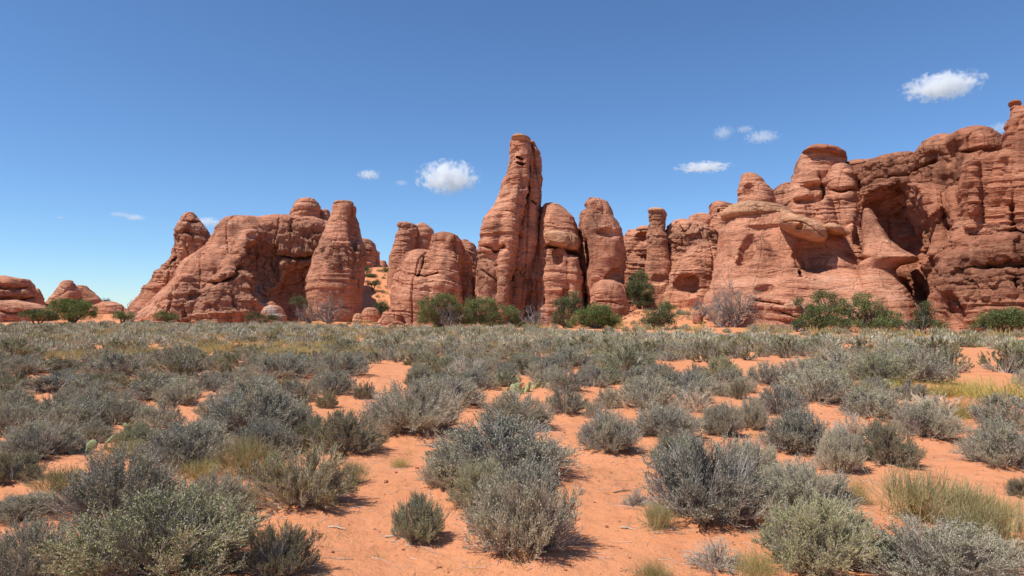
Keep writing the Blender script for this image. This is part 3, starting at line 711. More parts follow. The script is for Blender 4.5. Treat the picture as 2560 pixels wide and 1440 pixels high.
rock('cap_rock', [Lobe(80.3, 1.0, [(521,1628,1650),(524,1621,1660),(529,1620,1663),(534,1626,1661)], 2.4, .1, .5)], (), .1, mat=M_PALE, seed=23, amp=.3, parent=hd)
rock('rounded_ridge', [
  Lobe(82, 3.6, [(550,1700,1714),(556,1682,1735),(565,1674,1770),(580,1672,1792),(620,1670,1802),(700,1662,1806),(830,1650,1812)], 2.6, .3),
  Lobe(86, 2.6, [(535,1738,1762),(541,1724,1783),(552,1720,1796),(620,1715,1800)], 2.4, .2),
  Lobe(78, 3.4, [(603,1745,1785),(620,1722,1800),(640,1706,1812),(660,1690,1818),(690,1676,1822),(720,1668,1826),(760,1660,1832),(830,1650,1838)], 2.2, .3),
  ], [Alcove(1718,712,74.6,1.6,1.3,2.6,-.3), Groove(78, [(1690,590),(1740,596),(1780,590)], .2, 79.2), Alcove(1670,705,78.5,1.0,.8,1.5), Groove(75, [(1735,662),(1790,672)], .13, 75.6), Groove(74.8, [(1725,690),(1780,700)], .12, 75.2)], .15,
  'rounded red ridge with a small scooped cave, right of the thin hoodoo', 'rock ridge', seed=24, dip=.1,
  rough_at=px_mask([(1690,600),(1760,600)], 82, 1.3))
rock('small_dome', [
  Lobe(84, 3.0, [(508,1788,1812),(513,1779,1836),(524,1776,1850),(545,1776,1856),(640,1776,1860)], 2.3, .2)], [Groove(81, [(1796,520),(1792,560)], .14, 82.5)], .15,
  'small red dome peeping up left of the pale-topped platform', 'rock dome', seed=25)
# the great right-hand slope: platform with a tan top and a loose tan slab on its edge
pf = rock('platform_slope', [
  Lobe(72, 7, [(536,1835,1985,68.5),(548,1822,1995,67.8),(560,1815,2040,67.6),(580,1800,2075,67.2),(610,1798,2108,66.8),(640,1796,2130,66.2),(680,1790,2160,65),(710,1785,2200,63.6),(740,1778,2262,62.4),(765,1772,2286,61.4),(790,1765,2294,60.4),(830,1755,2298,59.2)], 3.2, .6),
  Lobe(72, 3.4, [(596,2050,2120),(630,2020,2160),(680,2000,2180),(830,1990,2190)], 2.5, .5),
  Lobe(66.2, 2.0, [(590,1870,1900),(620,1855,1930),(660,1840,1950),(700,1820,1960),(740,1800,1965)], 2.2, .8),
  Lobe(63.5, 2.2, [(672,1960,2000),(700,1945,2050),(730,1935,2100),(760,1930,2150),(800,1925,2200)], 2.3, .8),
  Lobe(61.6, 1.4, [(738,1880,1930),(748,1872,1960),(762,1870,1975),(775,1885,1985),(800,1890,2000)], 2.6, .12),
  Lobe(60.8, 1.0, [(752,1935,1975),(762,1925,1992),(776,1935,1998),(800,1945,2010)], 2.6, .1),
  ], [Alcove(1868,628,66.0,1.1,1.9,1.6), Alcove(2030,628,65.4,1.8,1.7,2.2,-.6), Alcove(1905,565,66.0,2.6,.55,1.7), Alcove(1908,722,62.2,.8,.75,1.6), Alcove(2000,655,65.4,.6,1.4,1.2),
      Groove(61, [(1885,748),(1930,758),(1960,762)], .14, 62.3), Groove(60, [(1930,770),(1990,790)], .16, 61), Alcove(2085,610,65.2,1.0,1.3,1.6), Groove(63, [(1985,690),(2040,700)], .08, 63.4), Groove(65.5, [(1990,600),(2000,690)], .10, 66.2)], .14,
  'broad smooth red slope below a tan-topped platform, sweeping down to the junipers', 'rock slope', seed=26, amp=.75, joints=.35)
rock('cap_rock', [
  Lobe(72.0, 4.4, [(514,1838,1900),(519,1822,1942),(527,1810,1968),(536,1804,1980),(543,1805,1984),(549,1815,1960)], 2.5, .4, .35),
  Lobe(69.4, 3.0, [(534,1950,1975),(545,1944,1990),(560,1942,1982),(572,1946,1968)], 2.3, .5, .4),
  ], [Groove(66.2, [(1895,546),(1935,550),(1962,556)], .12, 67.4)], .13, mat=M_PALE, seed=27, amp=.4, parent=pf)
rock('tan_ledge', [Lobe(68.5, 3.4, [(566,2062,2092),(571,2056,2104),(577,2056,2111),(583,2064,2112),(588,2080,2112)], 2.4, .2, .35)], (), .12, mat=M_PALE, seed=28, amp=.25, parent=pf)
rock('balanced_slab', [
  Lobe(66.6, 3.0, [(540,1966,1984),(545,1953,2004),(552,1946,2026),(561,1947,2048),(571,1956,2060),(581,1972,2067),(591,1992,2069),(599,2014,2066),(606,2036,2058)], 2.3, .1, .25),
  ], [Groove(63.6, [(1950,552),(1990,552),(2030,566),(2066,588)], .13, 64.6), Alcove(1999,568,63.6,.32,.26,.8)], .11,
  'tan lens-shaped slab jutting out over the smooth slope, with a hole in its face', 'rock slab', mat=M_PALE, seed=29, amp=.22)
rock('head_knob', [
  Lobe(76, 2.5, [(434,1862,1878),(439,1853,1892),(450,1851,1902),(462,1848,1909),(475,1846,1925),(490,1844,1935),(508,1844,1939),(540,1844,1942)], 2.5, .2),
  Lobe(74.2, 1.5, [(477,1872,1895),(484,1862,1918),(500,1856,1928),(540,1852,1934)], 2.3, .12),
  ], [Alcove(1872,470,73.2,.9,.85,1.2,.4), Groove(73, [(1868,444),(1895,452)], .12, 74)], .12,
  'head-shaped red knob standing on the tan-topped platform', 'rock knob', seed=30, amp=.6, joints=.4)
rock('lobed_tower', [
  Lobe(81, 4.6, [(384,2010,2082),(389,2004,2098),(396,2000,2110),(404,1998,2115),(420,1992,2114),(440,1985,2108),(460,1976,2100),(480,1966,2100),(520,1958,2110),(700,1950,2120)], 2.6, .3),
  Lobe(83, 3.2, [(463,1958,1974),(474,1937,1988),(490,1934,1996),(540,1932,2000),(700,1930,2000)], 2.4, .2),
  Lobe(77.5, 3.2, [(417,2088,2112),(423,2080,2124),(440,2073,2137),(460,2070,2146),(480,2068,2150),(520,2072,2158),(560,2082,2160),(600,2092,2152),(700,2100,2150)], 2.4, .12),
  Lobe(76, 2.4, [(479,2048,2062),(492,2038,2074),(515,2032,2086),(550,2028,2092),(620,2024,2096)], 2.3, .1),
  Lobe(72.5, 2.4, [(562,2124,2140),(570,2113,2152),(600,2112,2161),(640,2116,2163),(668,2124,2162)], 2.5, .1),
  Lobe(77.2, 2.6, [(470,1990,2020),(500,1975,2040),(540,1965,2045),(600,1960,2045)], 2.3, .3),
  ], [Groove(76.6, [(2050,440),(2064,470),(2058,500)], .3, 79), Groove(74.4, [(2072,470),(2110,476),(2145,468)], .24, 76), Alcove(2035,466,76.6,1.4,.5,1.4), Groove(76, [(1985,452),(2050,452)], .16, 77.2), Alcove(2142,585,71,.35,1.4,1.6),
      Alcove(2020,500,74.8,1.6,.5,1.1), Groove(75.6, [(2088,500),(2140,505)], .12, 75.4)], .15,
  'tall red tower of fused rounded lobes behind the tan slab', 'rock tower', seed=31, amp=.85, joints=.5)
rock('cap_rock', [Lobe(80.4, 4.2, [(379,2018,2070),(382,2010,2092),(387,2003,2106),(392,2010,2113),(397,2060,2116),(402,2090,2114)], 2.6, .2, .3)], (), .14, mat=M_ROCKD, seed=32, amp=.4, parent=[o for o in COL.objects if o.name == 'lobed_tower'][0])
cl = rock('great_cliff', [
  Lobe(80, 4.2, [(560,2150,2400),(640,2140,2400),(830,2140,2400)], 2.8, .3),
  Lobe(82, 4.2, [(407,2128,2158),(413,2116,2250),(430,2114,2320),(460,2112,2400),(700,2110,2400)], 2.8, .3),
  Lobe(78, 5.2, [(396,2215,2290),(401,2192,2300),(410,2165,2310),(425,2155,2330),(445,2150,2360),(700,2150,2360)], 3.0, .4),
  Lobe(74, 5.4, [(349,2348,2366),(357,2322,2380),(372,2300,2400),(386,2290,2420),(415,2284,2440),(560,2280,2440),(830,2290,2440)], 2.8, .3),
  Lobe(72, 5.4, [(333,2424,2448),(338,2394,2468),(347,2374,2486),(359,2364,2502),(372,2362,2510),(386,2372,2512),(420,2370,2520),(830,2370,2520)], 2.6, .25),
  Lobe(71, 6.0, [(478,2185,2330),(490,2165,2370),(520,2162,2400),(600,2200,2400),(650,2270,2400),(700,2290,2400),(830,2290,2400)], 3.0, .4),
  Lobe(66.4, 2.2, [(486,2335,2350),(520,2322,2362),(560,2318,2370),(600,2316,2376),(640,2312,2380)], 2.3, .3),
  Lobe(65.8, 2.2, [(470,2368,2410),(500,2362,2430),(560,2365,2440),(600,2372,2440)], 2.3, .4),
  Lobe(67.6, 2.6, [(526,2160,2173),(545,2159,2186),(570,2158,2202),(600,2156,2222),(625,2156,2250),(640,2158,2276),(648,2175,2292),(654,2200,2286)], 2.5, .1),
  Lobe(68.5, 3.6, [(655,2150,2210),(690,2150,2240),(730,2150,2270),(770,2150,2286),(830,2150,2292)], 2.6, .4),
  ], [Alcove(2236,562,69.0,2.7,4.1,8.5,.28,2.8), Alcove(2272,706,65.6,1.5,2.9,4.2,.25), Groove(66.6, [(2180,486),(2235,478),(2268,492)], .3, 71), Groove(64.5, [(2349,470),(2358,520),(2375,570)], .2, 67),
      Groove(72, [(2180,442),(2260,436),(2330,420)], .22, 74.4), Groove(72.2, [(2200,414),(2290,405)], .22, 74), Groove(67.5, [(2372,386),(2440,382),(2505,376)], .26, 68.6), Groove(64.5, [(2290,516),(2340,508)], .2, 66), Groove(64.6, [(2300,560),(2350,556)], .18, 66)], .16,
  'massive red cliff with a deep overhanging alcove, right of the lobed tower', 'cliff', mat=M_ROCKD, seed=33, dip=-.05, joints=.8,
  rough_at=px_mask([(2180,440),(2330,430)], 76, 1.4))
rock('smooth_ledge', [Lobe(66.5, 2.4, [(524,2162,2174,66.0),(545,2160,2187,65.6),(570,2158,2204,65.2),(600,2156,2224,64.6),(625,2156,2252,64.0),(640,2158,2278,63.4),(648,2170,2294,63.0),(655,2155,2288,63.2),(662,2150,2250,63.4),(676,2148,2236,63.6),(700,2148,2246,63.2),(730,2146,2268,62.6),(770,2146,2286,61.6),(800,2146,2294,61.0),(830,2146,2296,60.6)], 2.8, .12)], (), .14, parent=cl, seed=37, amp=.45, joints=0)
rock('right_wall', [
  Lobe(63.5, 4.4, [(386,2492,2560),(393,2450,2600),(402,2414,2620),(416,2409,2640),(450,2404,2700),(550,2400,2760),(600,2398,2780),(650,2390,2800),(830,2380,2800)], 3.0, .25),
  Lobe(61.8, 4.2, [(560,2392,2420),(600,2372,2500),(640,2352,2700),(690,2338,2780),(740,2325,2800),(790,2318,2800),(830,2320,2800)], 2.8, .7),
  Lobe(60.0, 2.8, [(578,2500,2620),(600,2440,2700),(640,2410,2780),(660,2420,2780)], 2.5, .4),
  Lobe(59.4, 2.4, [(666,2420,2700),(690,2400,2760),(720,2380,2780),(760,2390,2780),(830,2400,2780)], 2.6, .3),
  Lobe(61.4, 2.2, [(412,2420,2445),(440,2410,2452),(520,2408,2454),(575,2406,2455)], 2.4, .12),
  Lobe(61.6, 2.2, [(400,2470,2520),(440,2462,2524),(560,2460,2528),(580,2460,2528)], 2.6, .12),
  Lobe(58.0, 1.4, [(768,2450,2620),(776,2430,2700),(800,2420,2720),(830,2420,2720)], 2.5, .1),
  ], [Groove(57.0, [(2400,664),(2460,662),(2560,654),(2700,650)], .38, 58.8), Groove(57.2, [(2380,692),(2470,688),(2560,690),(2700,690)], .28, 58.0), Groove(60, [(2420,582),(2500,584),(2600,580)], .28, 60.8), Alcove(2380,772,58.0,.8,1.3,1.3,.3), Groove(58, [(2355,640),(2345,700),(2348,780)], .16, 60),
      Groove(59.4, [(2456,440),(2458,560)], .16, 61.5), Groove(59.2, [(2530,400),(2532,560)], .15, 61.5), Groove(59.6, [(2410,470),(2450,474)], .14, 60.4), Groove(59.6, [(2412,510),(2530,514)], .14, 60), Groove(56.6, [(2430,764),(2600,758)], .2, 58.4), Groove(57, [(2540,690),(2542,750)], .2, 58.5)], .15,
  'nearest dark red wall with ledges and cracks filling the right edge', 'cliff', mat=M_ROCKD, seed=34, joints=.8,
  rough_at=px_mask([(2400,690),(2560,670)], 60, 2.0))
et = rock('edge_tower', [
  Lobe(62.5, 2.6, [(272,2526,2600),(285,2523,2604),(310,2519,2612),(335,2513,2622),(360,2509,2640),(380,2508,2650),(440,2506,2670),(560,2500,2690)], 2.5, .2)], [Groove(59.8, [(2524,300),(2560,308),(2600,306)], .12, 60.4)], .15,
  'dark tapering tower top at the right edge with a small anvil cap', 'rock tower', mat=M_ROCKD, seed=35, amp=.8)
rock('cap_rock', [Lobe(62.3, .8, [(255,2526,2548),(258,2523,2552),(262,2524,2551),(265,2530,2546),(268,2529,2550),(274,2524,2556)], 2.4, .06, .6)], (), .08, mat=M_ROCKD, seed=36, amp=.25, parent=et)
def boulder(px, py0, py1, wd, D, label, mat=None, seed=0, pale=None):
    h0 = py0-py1
    rock('boulder', [Lobe(D, wd/2*D/FPX*.8, [(py1, px-wd*.15, px+wd*.12), (py1+h0*.12, px-wd*.33, px+wd*.3), (py1+h0*.4, px-wd*.46, px+wd*.42), (py1+h0*.75, px-wd*.5, px+wd*.5), (py0+h0*.3, px-wd*.48, px+wd*.5)], 2.3, .1)],
         (), .09, label, 'boulder', mat, amp=.4, seed=seed, group='boulders at the foot of the rocks', pale_at=pale)
boulder(683, 800, 763, 66, 84, 'pale white-sided boulder at the foot of the left massif', seed=41, pale=px_mask([(675,775),(700,795)], 83, .5))
boulder(927, 796, 768, 46, 80, 'pinkish boulder right of the bottle tower foot', seed=42)
boulder(895, 800, 783, 26, 80, 'small pale boulder touching the pinkish boulder', M_PALE, seed=43)
boulder(1745, 800, 776, 20, 62, 'small red boulder on the sand apron below the cave ridge', seed=44)

# ------------------------------------------------------------------ clouds
def cloud_material(dens, sc):
    m = bpy.data.materials.new('cloud vapour'); m.use_nodes = True; nt = m.node_tree; nt.nodes.remove(nt.nodes['Principled BSDF'])
    tc = nd(nt, 'ShaderNodeTexCoord'); n = nd(nt, 'ShaderNodeTexNoise'); n.inputs['Scale'].default_value = 2.6*sc; n.inputs['Detail'].default_value = 6; n.inputs['Roughness'].default_value = .62
    oi = nd(nt, 'ShaderNodeObjectInfo'); va = nd(nt, 'ShaderNodeVectorMath', operation='ADD'); nt.links.new(tc.outputs['Object'], va.inputs[0])
    cm = nd(nt, 'ShaderNodeCombineXYZ'); mm = math_(nt, 'MULTIPLY', oi.outputs['Random'], 40.0); nt.links.new(mm, cm.inputs[0]); nt.links.new(mm, cm.inputs[2]); nt.links.new(cm.outputs[0], va.inputs[1])
    mp = nd(nt, 'ShaderNodeMapping'); mp.inputs['Scale'].default_value = (1.6, 1, .8); nt.links.new(va.outputs[0], mp.inputs[0]); nt.links.new(mp.outputs[0], n.inputs['Vector'])
    ln = nd(nt, 'ShaderNodeVectorMath', operation='LENGTH'); nt.links.new(tc.outputs['Object'], ln.inputs[0])
    e = math_(nt, 'SUBTRACT', math_(nt, 'MULTIPLY', n.outputs['Fac'], 3.4), math_(nt, 'ADD', math_(nt, 'MULTIPLY', ln.outputs['Value'], 1.15), .86))
    d = math_(nt, 'MULTIPLY', math_(nt, 'MINIMUM', math_(nt, 'MAXIMUM', e, 0.0), .35), dens)
    v = nd(nt, 'ShaderNodeVolumePrincipled'); v.inputs['Color'].default_value = (1, 1, 1, 1); v.inputs['Anisotropy'].default_value = 0.0
    nt.links.new(d, v.inputs['Density']); nt.links.new(v.outputs[0], nt.nodes['Material Output'].inputs['Volume']); return m
MC1 = cloud_material(.16, 1.25); MC2 = cloud_material(.08, 1.4)
def ico(n=2):
    import bmesh
    b = bmesh.new(); bmesh.ops.create_icosphere(b, subdivisions=n, radius=1.0); m = bpy.data.meshes.new('cloud'); b.to_mesh(m); b.free(); return m
for px, py, wd, ht, th, lb in [
    (1120,443,140,86,1,'largest bright puffy cloud left of the tall spire'),
    (2355,215,140,60,1,'bright flat-bottomed cloud at the upper right'),
    (1758,418,120,26,1,'thin bright cloud strip above the thin hoodoo'),
    (1905,342,75,32,0,'ragged cloud wisp just right of the small pair'),
    (1808,332,46,36,0,'small wispy cloud left of the ragged wisp'),
    (1862,323,40,20,0,'faint top wisp of the small group at upper right'),
    (922,437,54,26,1,'small bright cloud above the bottle tower'),
    (1003,457,32,16,0,'tiny wisp between the small bright cloud and the largest cloud'),
    (520,555,56,24,1,'small cloud peeping behind the leaning spire'),
    (337,544,40,16,1,'small oval cloud in the left sky'),
    (300,536,44,12,0,'faint thin wisp left of the small oval cloud'),
    (150,543,20,8,0,'tiniest faint cloud at the far left'),
    (2500,320,44,26,0,'wisp beside the dark tower at the right edge'),
    (2503,345,36,18,0,'faint lower wisp beside the dark tower at the right edge')]:
    D = 1500.0; c = at_r(px, py, D); s = D/FPX
    m = ico(2); o = link('cloud', m, MC1 if th else MC2); o.location = c
    o.scale = (wd/2*s*1.28, wd/2*s*.8, ht/2*s*1.15); o.rotation_euler = (0, 0, -math.atan2(c[0], c[1]))
    tag(o, lb, 'cloud', 'small fair-weather clouds')
# ------------------------------------------------------------------ shrubs
def grow(rs, nst, ntw, nsub, H=1.0, spread=(8, 88), up=.35, lump=.25):
    """unit bush (radius ~1, height H): stems, twigs, end twigs as polylines"""
    az = rs.uniform(0, 2*math.pi, nst); el = np.radians(90 - (90-spread[0])*rs.uniform(0, 1, nst)**.55)
    d = np.stack([np.cos(az)*np.cos(el), np.sin(az)*np.cos(el), np.sin(el)], 1)
    R_ = .80*(1+lump*pn(d*1.7+rs.uniform(0, 50))) * rs.uniform(.85, 1.05, nst)
    tip = d*R_[:, None]*np.array([1, 1, H]); root = np.stack([np.cos(az), np.sin(az), 0*az], 1)*rs.uniform(0, .10, nst)[:, None]
    mid = root*.5+tip*.45 + np.array([0, 0, -.10])*np.cos(el)[:, None] + rs.normal(0, .035, (nst, 3))
    t = np.linspace(0, 1, 6)[None, :, None]; S = (1-t)**2*root[:, None]+2*t*(1-t)*mid[:, None]+t*t*tip[:, None]
    S[:, 1:-1] += rs.normal(0, .012, S[:, 1:-1].shape)
    def child(P, n, L0, L1, tmin, upb, side, k=4):
        i = rs.randint(0, len(P), n); kk = P.shape[1]; u = (tmin+(1-tmin)*rs.uniform(0, 1, n)**.8)*(kk-1); a = np.minimum(u.astype(int), kk-2); f = (u-a)[:, None]
        o = P[i, a]*(1-f)+P[i, a+1]*f; dr = unit(P[i, a+1]-P[i, a])
        out = unit(o*np.array([1, 1, .6])+1e-6)
        D = unit(dr + side*rnd_dirs(rs, n) + upb*np.array([0, 0, 1.]) + .25*out); L = rs.uniform(L0, L1, n)[:, None]
        bend = rnd_dirs(rs, n)*.12 + np.array([0, 0, .10])
        tt = np.linspace(0, 1, k)
        C = np.stack([o + (D*x + bend*x*x)*L for x in tt], 1)
        C[:, :, 2] = np.maximum(C[:, :, 2], .008)
        return C
    T = child(S, ntw, .12, .28, .30, up, .70)
    U = child(T, nsub, .045, .125, .30, up*1.1, .85, 3)
    rr = np.percentile(np.hypot(U[:, -1, 0], U[:, -1, 1]), 94); zz = np.percentile(U[:, -1, 2], 99.3); k_ = np.array([.96/rr, .96/rr, .96*H/zz])
    return S*k_, T*k_, U*k_
def bush_meshes(seed, kind, lod):
    """returns (branches mesh, foliage mesh) of a unit bush"""
    rs = np.random.RandomState(seed)
    q = {0: 1.0, 1: .42, 2: .12}[lod]; th = {0: 1.0, 1: 1.35, 2: 2.2}[lod]
    H = {'s': .92, 'b': .95, 'p': .95, 'd': .75}[kind]
    nst, ntw, nsub = {'s': (130, 1900, 12000), 'b': (110, 1400, 10000), 'p': (115, 1600, 11500), 'd': (70, 700, 2200)}[kind]
    nst = max(10, int(nst*(q**.6))); ntw = max(40, int(ntw*q)); nsub = int(nsub*q)
    S, T, U = grow(rs, nst, ntw, nsub, H, up={'s': .22, 'b': .30, 'p': .25, 'd': .05}[kind], lump={'s': .22, 'b': .35, 'p': .22, 'd': .5}[kind])
    br, fo = MB(), MB()
    br.add(*tubes(S, rs.uniform(.012, .024, len(S))*th**.7, rs.uniform(.004, .006, len(S))*th**.7))
    tw = 2.1 if kind == 'd' else 1.0
    br.add(*tubes(T, .0052*th*tw, .0022*th*tw)); br.add(*tubes(U, .0032*th*tw, .0016*th*tw))
    nl = {'s': 2.8, 'b': 6.5, 'p': 8, 'd': 0}[kind]; nl = int(len(U)*nl)
    if nl:
        # leaves gather in patches: some twigs are bare, some leafy
        lf = 1.3*pn(U[:, -1]*2.6+seed) + 1.1*(np.sqrt((U[:, -1, :2]**2).sum(1)+(U[:, -1, 2]/H)**2)-.75) + {'s': .25, 'b': .6, 'p': .65}[kind] + .35*(U[:, -1, 2]-.35)
        w_ = np.clip(lf+.15, .02, 1); i = rs.choice(len(U), nl, p=w_/w_.sum()); u = rs.uniform(.25, 1.08, nl)[:, None]
        P = U[i, 0]*(1-u)+U[i, -1]*u; D = unit(U[i, -1]-U[i, 0]); D = unit(D+1.0*rnd_dirs(rs, nl)+np.array([0, 0, .2]))
        L = rs.uniform(.017, .034, nl)*{'s': 1.0, 'b': .85, 'p': .85}[kind]*th**.9; W = L*.50
        fo.add(*leaves(rs, P, D, L, W))
    return br.mesh('branches', False), (fo.mesh('foliage', False) if nl else None)
MATF = {'s': M_SAGE, 'b': M_BLACK, 'p': M_PALEG}
LIB = {}
def lib(kind, lod, v):
    key = (kind, lod, v)
    if key not in LIB:
        b, f = bush_meshes(100+v*7+lod*31+ord(kind), kind, lod)
        b.materials.append(M_DEAD if kind == 'd' else M_TWIG)
        if f: f.materials.append(MATF[kind])
        LIB[key] = (b, f)
    return LIB[key]
def blades(rs, n, rad, hmin, hmax, spread, wd, k=4, curve=.25, base=.10):
    az = rs.uniform(0, 2*math.pi, n); tl = np.abs(rs.normal(0, 1, n))*spread; tl = np.minimum(tl, 1.1)
    b = rs.normal(0, base, (n, 3))*rad; b[:, 2] = 0
    D = np.stack([np.cos(az)*np.sin(tl), np.sin(az)*np.sin(tl), np.cos(tl)], 1); L = rs.uniform(hmin, hmax, n)[:, None]
    t = np.linspace(0, 1, k); out = np.stack([np.cos(az), np.sin(az), -.3*np.ones(n)], 1)
    P = np.stack([b+D*L*x+out*(curve*rs.uniform(.2, 1, n)[:, None])*L*x*x*.6 for x in t], 1)
    P[:, :, 2] = np.maximum(P[:, :, 2], .003)
    return P
def tuft_mesh(seed, kind, lod):
    rs = np.random.RandomState(seed); m = MB(); q = (1.0, .45, .16)[lod]; th = (1, 1.5, 2.8)[lod]
    if kind == 'e':     # broom: many fine jointed green stems
        P = blades(rs, int(230*q), 1, .5, 1.0, .48, .01, 4, .12, .22); m.add(*tubes(P, .0050*th, .0028*th))
        i = rs.randint(0, len(P), int(600*q)); o = P[i, 1]*.5+P[i, 2]*.5; D = unit(P[i, 3]-P[i, 1]+.45*rnd_dirs(rs, len(i))*.5); L = rs.uniform(.2, .45, len(i))[:, None]
        m.add(*tubes(np.stack([o, o+D*L*.5, o+D*L], 1), .0040*th, .0022*th))
    else:
        P = blades(rs, int(520*q), 1, .45, 1.05, .42, .01, 4, .55, .30); m.add(*tubes(P, .0052*th, .0014*th))
    return m.mesh('tuft', False)
TUFT = {}
def tuft(kind, lod, v, mat):
    key = (kind, lod, v, mat.name)
    if key not in TUFT:
        me = tuft_mesh(500+v*11+lod*3+ord(kind), kind, lod); me.materials.append(mat); TUFT[key] = me
    return TUFT[key]
def cactus_mesh(seed, n, w):
    import bmesh
    rs = np.random.RandomState(seed); pads = MB(); sp = MB()
    b = bmesh.new(); bmesh.ops.create_icosphere(b, subdivisions=2, radius=1.0); IV = np.array([v.co[:] for v in b.verts]); IT = np.array([[v.index for v in f.verts] for f in b.faces]); b.free()
    cen = []
    for i in range(n):
        if i < n*.6 or not cen: c = np.array([rs.uniform(-.9, .9), rs.uniform(-.7, .7), 0]); up = unit(np.array([rs.normal(0, .4), rs.normal(0, .4), 1]))
        else: c0, u0, l0 = cen[rs.randint(len(cen))]; c = c0+u0*l0*1.7; up = unit(u0+rs.normal(0, .45, 3))
        l = rs.uniform(.045, .070)/(w/2); a = unit(np.cross(up, rnd_dirs(rs, 1)[0])); bb = np.cross(up, a)
        pt = IV*np.array([l*.78, l*.17, l]); pt[:, 0] *= 1+.25*(pt[:, 2]/l)
        V = pt[:, :1]*a + pt[:, 1:2]*bb + pt[:, 2:]*up + c + up*l*.85
        pads.add(V, None, IT); cen.append((c, up, l))
        j = rs.randint(0, len(V), 60); d = unit(V[j]-(c+up*l*.85)+.4*rnd_dirs(rs, 60)*.3); sp.add(*tubes(np.stack([V[j], V[j]+d*.018/(w/2)], 1), np.full(60, .0014/(w/2)), np.full(60, .0006/(w/2))))
    npd = len(pads.T)*len(IT); k0 = pads.n
    for V, Q in zip(sp.V, sp.Q): pads.V.append(V)
    o_ = 0
    for V, Q in zip(sp.V, sp.Q): pads.Q.append(Q+k0)
    me = pads.mesh('pads'); nq = sum(len(q) for q in pads.Q); me.materials.append(M_CACT); me.materials.append(M_SPINE)
    me.polygons.foreach_set('material_index', np.array([1]*nq+[0]*(len(me.polygons)-nq), np.int32)); return me
KIND = {'s': ('sagebrush', 'bush', 'grey sagebrush bushes on the sand flat'), 'b': ('dark_brush', 'bush', 'dark olive bushes on the sand flat'),
        'p': ('pale_brush', 'bush', 'pale green bushes on the sand flat'), 'd': ('dead_brush', 'dead bush', 'bleached dead brush'),
        'e': ('broom_bush', 'broom bush', 'green broom bushes'), 'g': ('grass_clump', 'grass', 'grass clumps'), 'c': ('prickly_pear', 'cactus', 'prickly pear patches')}
rsP = np.random.RandomState(11)
PLACED = []   # x, y, radius
COUNT = {k: 0 for k in 'sbpdegc'}
def place(k, x, y, w, h, label, group=None, force_lod=None):
    """w width, h height in metres"""
    r = math.hypot(x, y); lod = force_lod if force_lod is not None else (0 if r < 10.5 else 1 if r < 21 else 2)
    v = rsP.randint(0, 7 if lod == 0 else 6); rz = rsP.uniform(0, 6.283); z = gz1(x, y) - .015
    nm, cat, grp = KIND[k]; PLACED.append((x, y, w/2)); COUNT[k] += 1
    sc = (w/2*rsP.uniform(.97, 1.06), w/2*rsP.uniform(.97, 1.06), h)
    if k in 'sbpd':
        br, fo = lib(k, lod, v % (6 if k == 's' else 3)); sc = (sc[0], sc[1], h/({'s': .92, 'b': .95, 'p': .95, 'd': .75}[k]))
        root = link(nm, None, loc=(x, y, z)); root.rotation_euler = (0, 0, rz); root.scale = sc
        link('branches', br, None, root)
        if fo: link('foliage', fo, None, root)
    elif k in 'eg':
        mat = M_EPH if k == 'e' else (M_GRASS if 'yellow' in label else M_STRAW)
        root = link(nm, tuft(k, lod, v % 3, mat), loc=(x, y, z)); root.rotation_euler = (0, 0, rz); root.scale = (w/1.25, w/1.25, h*1.08)
    else:
        pm = cactus_mesh(900+len(PLACED), max(3, int(w*w/.012)), w)
        root = link(nm, None, loc=(x, y, z)); root.scale = (w/2, w/2, w/2); link('pads', pm, None, root)
    tag(root, label, cat, group or grp); return root
def px_of(x, y, z=0.0):
    d = y*CP + (z-CAMH)*SP; return 1280 + FPX*x/d, 720 - FPX*((z-CAMH)*CP - y*SP)/d
for k, cx, by, wd, ty, lb in NEAR:
    x, y = on_ground(cx, by); r = math.hypot(x, y); w_ = wd*r/FPX; kk = 1 + .36*w_/r
    x, y = x*kk, y*kk; w_ *= kk
    d = ray(cx, ty); t = math.hypot(x, y)/math.hypot(d[0], d[1]); top = CAMH+d[2]*t
    h = max(.10, top+.02) if k != 'c' else max(.08, top+.02)
    h = min(h*.97, w_*.92+.05) if k in 'sbp' else h*1.05
    place(k, x, y, w_*1.07, h, lb)
# ---- the rest of the flat, denser with distance; leave the sand openings open
SANDPX = [(1000,1320,420,90),(1050,1180,210,90),(1590,1290,90,110),(1545,1180,120,40),(900,1020,110,95),(690,1030,0,0),(1830,925,200,34),(1490,1010,110,45),(2440,985,140,95),(2400,1150,190,75),(1380,1080,90,25),
          (200,1230,180,25),(130,905,90,10),(480,948,40,22),(985,935,75,28),(2250,1020,80,22),(1370,905,35,16),(1090,1420,350,60),(2150,875,60,12),(330,1360,60,20),(60,1110,60,20),(2440,900,90,30)]

